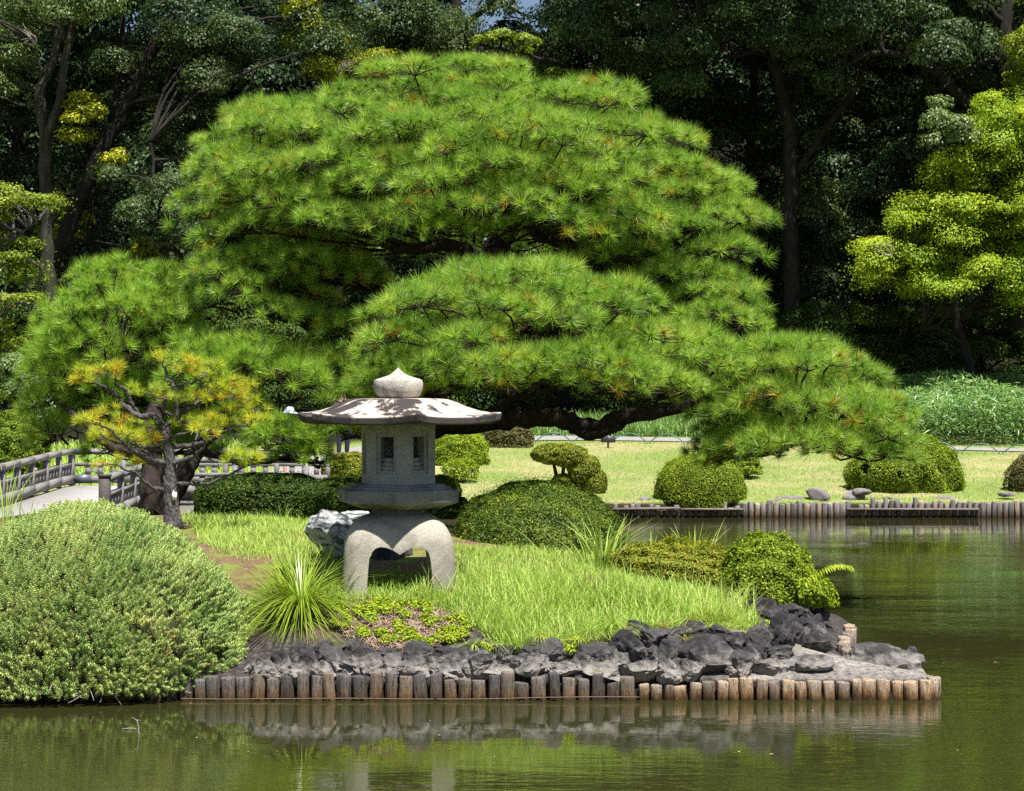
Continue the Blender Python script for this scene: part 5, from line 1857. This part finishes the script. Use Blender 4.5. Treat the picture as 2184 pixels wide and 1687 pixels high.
def person(label, loc, h, face, top, bottom, long_legs, hat):
    t = thing('person', label, 'person')
    k = h / 1.70
    c, s = math.cos(face), math.sin(face)

    def W(x, y, z):
        return np.array((loc[0] + (x * c - y * s) * k, loc[1] + (x * s + y * c) * k, loc[2] + z * k))
    J = [(0, 0, .93), (0, .0, 1.08), (0, .01, 1.28), (0, .01, 1.42), (0, 0, 1.49), (0, -.015, 1.555), (0, -.01, 1.63), (0, 0, 1.69),
         (-.09, 0, .88), (-.10, -.01, .50), (-.10, .02, .09), (-.10, -.13, .03), (.09, 0, .88), (.11, -.05, .50), (.12, .02, .09), (.12, -.13, .03),
         (-.17, .0, 1.40), (-.23, .03, 1.14), (-.20, -.10, .93), (-.19, -.16, .86), (.17, 0, 1.40), (.23, .03, 1.14), (.17, -.16, 1.05), (.12, -.22, 1.05)]
    E = [(0, 1), (1, 2), (2, 3), (3, 4), (4, 5), (5, 6), (6, 7), (0, 8), (8, 9), (9, 10), (10, 11), (0, 12), (12, 13), (13, 14), (14, 15), (3, 16), (16, 17), (17, 18), (18, 19), (3, 20), (20, 21), (21, 22), (22, 23)]
    Rr = [.125, .115, .135, .09, .05, .078, .085, .05, .085, .055, .036, .030, .085, .055, .036, .030, .055, .042, .032, .028, .055, .042, .032, .028]
    skin_mesh('body', [W(*j) for j in J], E, [r * k for r in Rr], M['skin'], t)
    # clothes grown from the same skeleton, a little larger
    ids = [0, 1, 2, 3, 16, 17, 20, 21]
    Es = [(0, 1), (1, 2), (2, 3), (3, 4), (4, 5), (3, 6), (6, 7)]
    skin_mesh('shirt', [W(*J[i]) for i in ids], Es, [x * k for x in (.150, .140, .155, .10, .075, .062, .075, .062)], top, t)
    if long_legs:
        ids, Es, rd = [0, 8, 9, 10, 12, 13, 14], [(0, 1), (1, 2), (2, 3), (0, 4), (4, 5), (5, 6)], (.145, .105, .075, .06, .105, .075, .06)
    else:
        ids, Es, rd = [0, 8, 9, 12, 13], [(0, 1), (1, 2), (0, 3), (3, 4)], (.145, .108, .085, .108, .085)
    skin_mesh('trousers', [W(*J[i]) for i in ids], Es, [x * k for x in rd], bottom, t)
    for sx in (-.10, .12):
        skin_mesh('shoe', [W(sx, .03, .035), W(sx, -.06, .035), W(sx, -.15, .03)], [(0, 1), (1, 2)], [.05 * k, .048 * k, .035 * k], M['shoe'], t, 1)
    skin_mesh('hair', [W(0, .03, 1.58), W(0, .03, 1.65), W(0, .01, 1.70)], [(0, 1), (1, 2)], [.075 * k, .088 * k, .06 * k], M['hair'], t)
    for sx in (-.03, .03):                   # eyes, nose
        Acc().add(*box(*W(sx, -.088, 1.60), .018, .012, .010)).obj('eye', M['hair'], t)
    Acc().add(*tube([W(0, -.085, 1.60), W(0, -.115, 1.565)], .008, .014, 6)).obj('nose', M['skin'], t)
    if hat:
        rings = []
        a = np.linspace(0, 2 * math.pi, 28, endpoint=False)
        for r, z in ((.215, 1.625), (.22, 1.632), (.16, 1.668), (.118, 1.685), (.112, 1.74), (.095, 1.775), (.05, 1.792), (.01, 1.795)):
            rings.append([W(r * math.cos(q), r * math.sin(q), z + .012 * math.sin(2 * q) * (r > .15)) for q in a])
        bm = loft(rings)
        bm_obj('sun_hat', bm, M['hat'], t, smooth=True)
    rebase(t, loc)
    return t


x1 = P(617, 0, 45).x
person('person in a blue and white patterned sun hat behind pine branches left of the lantern', (x1, 45, bank_z(np.array([x1]), np.array([45.]))[0]), 1.56, R(-150), M['shirt'], M['shorts'], False, True)
x2 = P(731, 0, 48.3).x
person('person in dark navy trousers and pinkish shirt standing on the gravel beside the lantern', (x2, 48.3, bank_z(np.array([x2]), np.array([48.3]))[0]), 1.64, R(30), M['shirt_pink'], M['jeans'], True, False)

# sign and hoop fences
p = hit(1297, 956, 33)
t = thing('garden_sign', 'small dark plaque on a short stake on the lawn under the pine', 'sign')
Acc().add(*box(p.x, p.y, p.z + .22, .36, .025, .15)).obj('plaque', M['sign'], t)
Acc().add(*box(p.x, p.y + .03, p.z + .12, .05, .03, .32)).add(*box(p.x, p.y - .016, p.z + .22, .06, .01, .19)).obj('stake', M['sign'], t)
rebase(t, p)
hoop_line = smooth_path([(-.6, 49.9, 0), (1.5, 49.9, 0), (4, 49.5, 0), (9, 48.0, 0), (13.4, 46.9, 0)], 24)
ln = np.concatenate([[0], np.cumsum(np.linalg.norm(np.diff(hoop_line, axis=0), axis=1))])


def hoop(a, bq, label, group):
    mid = (a + bq) / 2
    q = []
    for f in np.linspace(0, 1, 15):
        xy = a + (bq - a) * f
        q.append((xy[0], xy[1], bank_z(xy[:1], xy[1:2])[0] - .05 + .30 * math.sin(math.pi * f) ** .75))
    o = Acc().add(*tube(q, .014, .014, 6)).obj('hoop_fence', M['green_metal'], None, True)
    origin(o, (mid[0], mid[1], bank_z(mid[:1], mid[1:2])[0]))
    tag(o, label, 'hoop fence', group)


s = 0.2
while s < ln[-1] - 1.0:
    a = np.array([np.interp(s, ln, hoop_line[:, i]) for i in (0, 1)])
    bq = np.array([np.interp(s + .98, ln, hoop_line[:, i]) for i in (0, 1)])
    if a[0] > 9.2:
        hoop(a, bq, 'low green arched hoop along the path by the bamboo grass', 'green hoops by the bamboo grass')
    elif a[0] < 4.5:
        hoop(a, bq, 'low thin arched hoop at the back of the lawn under the pine', 'hoops at the back of the lawn')
    s += .95
hoop(np.array((-9.9, 44.6)), np.array((-8.9, 44.6)), 'arched green hoop in the grass just behind the bridge railing', None)

# ------------------------------------------------------------------ the wood behind
def clump_leaves(cl, L, W, per, rng, flat=.7, droop=.5, up=.35, loose=.22):
    """leaves for a list of clumps (centre, radius)"""
    P_, N_, T_, A_ = [], [], [], []
    for c, r in cl:
        n = int(per * 2.3 * r ** 1.7)
        D = rdirs(n, rng)
        D[:, 2] = np.where(D[:, 2] < -.4, -D[:, 2], D[:, 2])
        w = Wave(3.5, int(rng.integers(1e6)))
        rr = r * (1 + .30 * w(D)) * (1 - np.abs(rng.normal(0, loose, n)))
        P_.append(np.array(c) + D * rr[:, None] * np.array((1, 1, flat)))
        N_.append(D * .95 + np.array((0, 0, up)) + rng.normal(0, .42, D.shape))
        a = rng.normal(size=(n, 3)) + D * .8
        a[:, 2] -= droop
        A_.append(a)
        T_.append(np.clip(rng.normal(.40 + rng.normal(0, .12), .20, n), 0, 1))
    Pt, N, A, T = (np.concatenate(q) for q in (P_, N_, A_, T_))
    V, F = leaves(Pt, N, L * rng.uniform(.65, 1.2, len(Pt)), W * rng.uniform(.75, 1.2, len(Pt)), rng, .15, A)
    return V, F, T


def reg(n, u0, u1, v0, v1, d0, d1, r0, r1, rng):
    out = []
    for _ in range(n):
        out.append((np.array(P(rng.uniform(u0, u1), rng.uniform(v0, v1), rng.uniform(d0, d1))), rng.uniform(r0, r1)))
    return out


def tree(name, label, cat, base_uvd, trunks, cl, mat, rng, L=.11, W=.048, per=900, bark='bark_dark', group=None, flat=.7, stubs=True, droop=.5, up=.35, tone=0.0, loose=.22):
    t = thing(name, label, cat, group=group)
    A = Acc()
    allp = []
    for pts, a, bq in trunks:
        q = limb_path(pts, 5, .02, rng)
        A.add(*tube(q, a, bq, 11, .05, rng))
        allp.append(q)
    if stubs and allp:
        ap = np.concatenate(allp)
        for c, r in cl:
            k = np.argmin(((ap - c) ** 2).sum(1) + np.maximum(ap[:, 2] - c[2] + .3, 0) * 3)
            m = (ap[k] + c) / 2 + rng.normal(0, .18, 3)
            A.add(*tube(smooth_path([ap[k], m, c], 4), .055, .018, 6))
            for _ in range(3):
                e = c + rdirs(1, rng)[0] * r * .85 * np.array((1, 1, flat))
                A.add(*tube([c, (c + e) / 2 + rng.normal(0, .08, 3), e], .02, .006, 4))
    if A.n:
        A.obj('trunk', M[bark], t, True)
    V, F, T = clump_leaves(cl, L, W, per, rng, flat, droop, up, loose)
    mesh_np('crown', V, F, mat, t, np.clip(T + tone, 0, 1))
    TREES.append(t)
    b = P(*base_uvd)
    rebase(t, (b.x, b.y, bank_z(np.array([b.x]), np.array([b.y]))[0]))
    return t


rng = np.random.default_rng(51)
TREES = []
EV = 'evergreen_tree'
# left: twin-stemmed tree with grey green drooping leaves at the top left
tree(EV, 'tall tree with a forked mossy trunk and light green leaves at the top left', 'tree', (103, 700, 55),
     [([(108, 720, 55), (103, 560, 55), (98, 430, 55), (97, 317, 55), (88, 245, 55), (87, 187, 55), (112, 125, 55), (124, 73, 55), (140, 10, 55), (150, -120, 55), (150, -300, 55)], .20, .09),
      ([(98, 300, 55), (120, 240, 54.8), (132, 187, 54.7), (137, 133, 54.7), (150, 83, 54.7), (157, 20, 54.7), (190, -120, 54.5)], .14, .08),
      ([(90, 185, 55), (85, 150, 54.8), (78, 110, 54.6), (72, 90, 54.5)], .03, .015)],
     reg(16, -120, 215, -60, 95, 52.5, 56, .7, 1.1, rng) + reg(8, -120, 60, 60, 190, 53, 57, .6, .9, rng) + reg(20, -200, 300, -520, -60, 56, 63, 1.0, 1.7, rng), M['bright_leaf'], rng, .13, .04, 700, 'bark_moss', None, .6, droop=.8)
# leaning trunk
tree(EV, 'dark tree with a long leaning trunk rising to the right behind the left pine', 'tree', (113, 640, 56),
     [([(95, 640, 56), (113, 553, 56), (143, 493, 56), (167, 427, 56), (200, 360, 56), (227, 300, 56), (258, 252, 56), (287, 187, 56), (318, 118, 56), (350, 62, 56), (375, 10, 56), (420, -150, 56), (450, -350, 56)], .24, .13),
      ([(258, 250, 56), (247, 200, 56.2), (256, 140, 56.4), (262, 60, 56.6), (270, -60, 57)], .12, .07),
      ([(335, 92, 56), (380, 60, 55.6), (417, 50, 55.2), (460, 55, 55), (500, 62, 54.8)], .09, .03),
      ([(350, 62, 56), (400, 35, 56), (460, 28, 56)], .07, .02),
      ([(270, 225, 56), (330, 205, 55), (400, 185, 54.5), (470, 180, 54)], .07, .02)],
     reg(20, 190, 700, -40, 150, 54, 59, .7, 1.2, rng) + reg(14, 200, 460, 130, 300, 57, 60, .6, 1.0, rng) + reg(26, 150, 760, -560, -60, 57, 65, 1.0, 1.8, rng), M['dark_leaf'], rng, .10, .045, 950)
tree(EV, 'grey green leafy tree left of the big pine crown, lit in patches', 'tree', (330, 640, 53),
     [([(350, 640, 54), (345, 520, 54), (335, 420, 54), (322, 300, 54)], .09, .04)],
     reg(9, 380, 520, 75, 200, 54, 56, .55, .95, rng) + reg(14, 235, 440, 370, 520, 52, 55, .5, .85, rng) + reg(6, 260, 420, 280, 390, 55, 57, .6, .8, rng), M['grey_leaf'], rng, .10, .046, 1000)
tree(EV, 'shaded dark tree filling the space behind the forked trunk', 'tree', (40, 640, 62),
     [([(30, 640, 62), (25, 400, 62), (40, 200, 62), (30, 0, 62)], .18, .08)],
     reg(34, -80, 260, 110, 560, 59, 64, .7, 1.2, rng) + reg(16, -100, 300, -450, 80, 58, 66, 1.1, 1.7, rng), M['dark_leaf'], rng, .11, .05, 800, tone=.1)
tree('small_tree', 'yellow leaved small tree between the forked trunk and the leaning trunk', 'tree', (190, 600, 58),
     [([(200, 600, 58.5), (195, 450, 58.5), (185, 320, 58.5), (180, 230, 58.5)], .07, .03)],
     reg(8, 150, 215, 205, 300, 54, 55, .28, .5, rng) + reg(4, 235, 265, 320, 370, 54.2, 55, .25, .4, rng) + reg(5, 110, 200, 330, 520, 58, 60, .3, .5, rng), M['yellow_leaf'], rng, .12, .05, 1100, loose=.5)
tree('small_tree', 'yellow green undergrowth tree just above the left pine', 'tree', (380, 640, 55),
     [([(380, 640, 55.5), (390, 560, 55.5), (400, 500, 55.5)], .05, .02)],
     reg(8, 300, 480, 470, 545, 54.5, 56, .3, .55, rng) + reg(4, 105, 180, 400, 520, 57, 58.5, .3, .5, rng), M['yellow_leaf'], rng, .11, .045, 900, tone=-.25, loose=.5)
tree(EV, 'tree with yellowing leaves and bare twigs just above the left shoulder of the big pine', 'tree', (700, 560, 58),
     [([(720, 640, 58), (715, 400, 58), (705, 200, 58), (690, 80, 58), (700, -60, 58)], .12, .04)],
     reg(14, 625, 720, 0, 165, 54.5, 56, .35, .65, rng) + reg(8, 700, 840, 120, 185, 55.5, 57, .4, .6, rng), M['yellow_leaf'], rng, .11, .05, 700, tone=-.28, loose=.5)
tree(EV, 'dense oak crown in the top centre with specks of sky', 'tree', (960, 640, 61),
     [([(960, 640, 62), (955, 300, 62), (975, 60, 62), (960, -150, 62), (950, -350, 62)], .26, .10), ([(975, 60, 62), (1060, 0, 61), (1130, -60, 60)], .12, .04), ([(972, 90, 62), (880, 40, 61), (810, -20, 60)], .12, .04)],
     reg(26, 700, 1190, 0, 170, 58.5, 63, .65, 1.05, rng) + reg(20, 680, 1180, -480, -30, 62, 69, 1.1, 1.7, rng), M['grey_leaf'], rng, .125, .055, 720, tone=.05)
tree(EV, 'dark blue green tree over the right shoulder of the big pine', 'tree', (1330, 640, 57),
     [([(1330, 640, 58), (1325, 420, 58), (1320, 200, 58), (1330, 20, 58), (1325, -200, 58)], .20, .09), ([(1320, 200, 58), (1250, 120, 57), (1190, 60, 56)], .09, .03), ([(1322, 160, 58), (1400, 100, 57), (1450, 40, 56)], .09, .03)],
     reg(24, 1170, 1480, -20, 190, 54, 58, .6, 1.0, rng) + reg(6, 1190, 1310, 170, 235, 54, 56, .5, .8, rng) + reg(24, 1150, 1500, -540, -40, 57, 66, 1.1, 1.8, rng), M['grey_leaf'], rng, .125, .055, 720, tone=-.15)
tree('small_tree', 'pale yellow branch of leaves sticking out at the top centre', 'tree', (1130, 640, 56),
     [([(1240, 640, 57), (1245, 300, 57), (1215, 160, 56), (1150, 122, 55), (1080, 108, 54.5), (1020, 100, 54.2)], .10, .02)],
     reg(11, 1015, 1140, 75, 128, 54, 55.2, .25, .45, rng) + reg(4, 1180, 1240, 145, 170, 55, 56, .25, .4, rng), M['maple_green'], rng, .13, .055, 900, flat=.4, tone=.1)
tree(EV, 'tall dark tree with a straight forked trunk right of the big pine', 'tree', (1689, 700, 57),
     [([(1690, 700, 57), (1690, 620, 57), (1689, 550, 57), (1686, 433, 57), (1686, 333, 57), (1676, 233, 57), (1650, 130, 57), (1640, 20, 57), (1650, -200, 57), (1640, -400, 57)], .25, .12),
      ([(1703, 362, 57), (1743, 300, 56.7), (1789, 240, 56.4), (1826, 187, 56.2), (1843, 140, 56), (1850, 40, 56), (1870, -150, 56)], .10, .07),
      ([(1680, 250, 57), (1700, 180, 57.5), (1720, 80, 58)], .13, .06), ([(1645, 120, 57), (1580, 110, 56), (1500, 140, 55)], .08, .02)],
     reg(18, 1470, 1800, -30, 110, 53, 57, .55, .95, rng) + reg(5, 1680, 1780, 90, 190, 54, 55.5, .4, .65, rng) + reg(6, 1380, 1500, 30, 150, 53, 56, .5, .8, rng) + reg(46, 1380, 1950, -560, -40, 51, 64, 1.2, 2.0, rng), M['grey_leaf'], rng, .125, .055, 720, tone=-.1)
tree(EV, 'dark tree at the top right with a thick diagonal limb', 'tree', (2150, 640, 55),
     [([(2170, 700, 55.5), (2160, 400, 55.5), (2150, 250, 55.5), (2143, 167, 55.5), (2140, 90, 55.5), (2150, 0, 55.5), (2190, -150, 55.5)], .28, .17),
      ([(2155, 300, 55.5), (2100, 250, 55.3), (2059, 217, 55), (2003, 157, 54.8), (1939, 122, 54.6), (1870, 112, 54.4), (1800, 140, 54.2)], .19, .06),
      ([(2142, 120, 55.5), (2070, 150, 55), (2010, 190, 54.6)], .09, .03), ([(2145, 60, 55.5), (2100, 10, 55.2), (2040, -10, 55)], .12, .05)],
     reg(20, 1760, 2120, -30, 120, 52, 56, .55, .95, rng) + reg(6, 2010, 2130, 60, 200, 56, 58, .5, .8, rng) + reg(40, 1750, 2300, -540, -40, 55, 66, 1.2, 2.0, rng), M['grey_leaf'], rng, .125, .055, 720, tone=-.12)
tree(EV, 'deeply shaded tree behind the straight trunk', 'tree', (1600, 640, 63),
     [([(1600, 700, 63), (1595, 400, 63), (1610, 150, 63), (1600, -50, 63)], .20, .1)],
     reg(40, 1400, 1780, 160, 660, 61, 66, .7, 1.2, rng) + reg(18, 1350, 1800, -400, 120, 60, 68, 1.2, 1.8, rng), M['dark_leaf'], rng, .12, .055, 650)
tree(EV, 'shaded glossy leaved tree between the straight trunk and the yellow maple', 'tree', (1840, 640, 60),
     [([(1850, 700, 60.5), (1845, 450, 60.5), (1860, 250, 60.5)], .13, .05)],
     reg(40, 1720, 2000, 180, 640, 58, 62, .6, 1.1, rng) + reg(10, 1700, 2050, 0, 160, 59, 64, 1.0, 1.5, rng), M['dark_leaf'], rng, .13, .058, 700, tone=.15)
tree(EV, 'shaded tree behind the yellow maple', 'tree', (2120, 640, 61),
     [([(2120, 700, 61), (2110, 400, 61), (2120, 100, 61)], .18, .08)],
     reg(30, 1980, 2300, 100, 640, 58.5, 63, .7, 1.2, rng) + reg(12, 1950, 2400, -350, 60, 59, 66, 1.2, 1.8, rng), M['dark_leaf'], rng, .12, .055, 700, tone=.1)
tree('small_tree', 'pale green airy small tree left of the top of the yellow maple', 'tree', (2020, 640, 51.5),
     [([(2040, 700, 52), (2035, 500, 52), (2030, 330, 52), (2022, 240, 52)], .07, .02)],
     reg(9, 1985, 2075, 215, 315, 51, 52.5, .3, .5, rng), M['bright_leaf'], rng, .09, .045, 1100)
tree('small_tree', 'bright green leaves at the top right picture corner', 'tree', (2240, 640, 53),
     [([(2240, 700, 53.5), (2235, 400, 53.5), (2220, 100, 53.5), (2200, -50, 53.5)], .12, .04)],
     reg(9, 2150, 2260, -20, 140, 53, 54.5, .45, .7, rng), M['maple_green'], rng, .10, .05, 900, tone=.1)
# the yellow green maple on the right: horizontal layered sprays
mp = []
for (u0, u1, v0, v1, n) in ((1850, 2000, 525, 610, 13), (1940, 2190, 500, 640, 26), (1910, 2060, 430, 520, 14), (1990, 2230, 340, 500, 26), (2060, 2240, 200, 350, 20), (2080, 2250, 230, 420, 10), (2150, 2330, 160, 650, 24)):
    mp += reg(int(n * 2.3), u0, u1, v0, v1, 51.2, 55, .30, .75, rng)
tree('maple_tree', 'spreading yellow green maple with layered sprays at the right picture edge', 'maple tree', (2068, 830, 53.5),
     [([(2072, 840, 53.5), (2066, 770, 53.5), (2052, 720, 53.5), (2040, 680, 53.5), (2030, 620, 53.5), (2040, 540, 53.5)], .15, .07), ([(2055, 730, 53.5), (2010, 705, 53.0), (1970, 700, 52.5)], .06, .03), ([(2050, 680, 53.5), (2100, 620, 53.0), (2150, 560, 53.0), (2180, 430, 53.0), (2160, 300, 53.0)], .10, .03), ([(2035, 640, 53.5), (1980, 600, 53.0), (1900, 580, 52.4)], .06, .02)],
     mp, M['maple'], rng, .072, .046, 1150, 'bark_dark', None, .6, droop=.25, up=.6, loose=.8)
tree('maple_tree', 'green feathery maple at the left picture edge above the bridge bush', 'maple tree', (-30, 850, 49),
     [([(-40, 860, 49.5), (-45, 700, 49.5), (-30, 560, 49.5), (-20, 450, 49.5)], .12, .04), ([(-35, 600, 49.5), (20, 520, 49), (80, 470, 48.6)], .05, .015), ([(-40, 700, 49.5), (30, 650, 49), (80, 620, 48.8)], .05, .015)],
     reg(16, -80, 100, 400, 480, 48, 50, .35, .65, rng) + reg(22, -90, 80, 480, 720, 48, 50.5, .4, .75, rng) + reg(10, -90, 60, 720, 860, 48.5, 50, .4, .7, rng), M['maple_green'], rng, .09, .045, 700, 'bark_grey', None, .35, droop=.2, up=.8, loose=.95)
tree('small_tree', 'fresh green shrubby tree low at the left edge behind the left pine', 'tree', (40, 900, 47.5),
     [([(40, 930, 48), (45, 860, 48), (50, 790, 48)], .06, .02)],
     reg(9, 0, 90, 730, 900, 47, 48.5, .35, .6, rng), M['bright_leaf'], rng, .09, .045, 1000)
def bare(t, u, v, d, size, lean):
    A = Acc()
    a = np.array(P(u, v, d))
    for _ in range(5):
        e = a + np.array((lean * rng.uniform(.5, 1), rng.normal(0, .2), rng.uniform(.1, .8))) * size
        m_ = (a + e) / 2 + rng.normal(0, .06, 3)
        A.add(*tube(smooth_path([a, m_, e], 3), .022, .006, 5))
        for _k in range(3):
            A.add(*tube([m_, m_ + (e - a) * .3 + rng.normal(0, .13, 3)], .009, .004, 4))
    o = A.obj('bare_branch', M['twig'], None, True)
    o.parent = t
    o.location = -t.location


for t, u, v, d, sz, ln_ in ((TREES[0], 75, 95, 54, .8, -.4), (TREES[1], 430, 195, 54, .9, .8), (TREES[6], 720, 150, 54.5, .7, .7), (TREES[17], 1900, 545, 51, .6, -.8)):
    bare(t, u, v, d, sz, ln_)
# undergrowth at the foot of the wood on the right
def under(label, u0, u1, v0, v1, d, n, mat, tone=0.0, L=.085):
    c = P((u0 + u1) / 2, v1, d)
    cl = reg(n, u0 + 20, u1 - 20, v0 + 25, v1 - 5, d - .8, d + .8, .45, .8, rng)
    tree('evergreen_shrub', label, 'shrub', ((u0 + u1) / 2, v1, d), [([((u0 + u1) / 2, v1 + 20, d), ((u0 + u1) / 2 + 5, (v0 + v1) / 2, d), ((u0 + u1) / 2, v0 + 30, d)], .07, .03)], cl, mat, rng, L, .045, 1050, tone=tone)


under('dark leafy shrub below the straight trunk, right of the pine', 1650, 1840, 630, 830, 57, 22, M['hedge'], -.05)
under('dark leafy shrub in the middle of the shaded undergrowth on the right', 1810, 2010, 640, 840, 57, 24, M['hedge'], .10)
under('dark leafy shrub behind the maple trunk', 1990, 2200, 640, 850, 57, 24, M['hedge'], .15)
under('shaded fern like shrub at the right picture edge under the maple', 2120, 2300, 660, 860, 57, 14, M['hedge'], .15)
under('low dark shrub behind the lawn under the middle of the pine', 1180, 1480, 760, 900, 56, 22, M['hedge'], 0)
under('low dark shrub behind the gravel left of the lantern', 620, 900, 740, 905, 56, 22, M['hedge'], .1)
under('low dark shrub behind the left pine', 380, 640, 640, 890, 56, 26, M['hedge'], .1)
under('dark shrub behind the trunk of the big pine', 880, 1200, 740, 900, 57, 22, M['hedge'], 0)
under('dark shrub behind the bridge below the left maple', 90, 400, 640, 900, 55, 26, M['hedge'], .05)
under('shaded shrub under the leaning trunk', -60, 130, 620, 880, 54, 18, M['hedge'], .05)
# the far side of the wood, one mass
cl = []
for _ in range(560):
    x, y = rng.uniform(-32, 32), rng.uniform(74, 88)
    cl.append((np.array((x, y, bank_z(np.array([x]), np.array([y]))[0] + rng.uniform(-1, 19))), rng.uniform(1.4, 2.4)))
for _ in range(90):
    x, y = rng.uniform(-26, 26), rng.uniform(66, 76)
    cl.append((np.array((x, y, bank_z(np.array([x]), np.array([y]))[0] + rng.uniform(0, 4.0))), rng.uniform(1.0, 1.6)))
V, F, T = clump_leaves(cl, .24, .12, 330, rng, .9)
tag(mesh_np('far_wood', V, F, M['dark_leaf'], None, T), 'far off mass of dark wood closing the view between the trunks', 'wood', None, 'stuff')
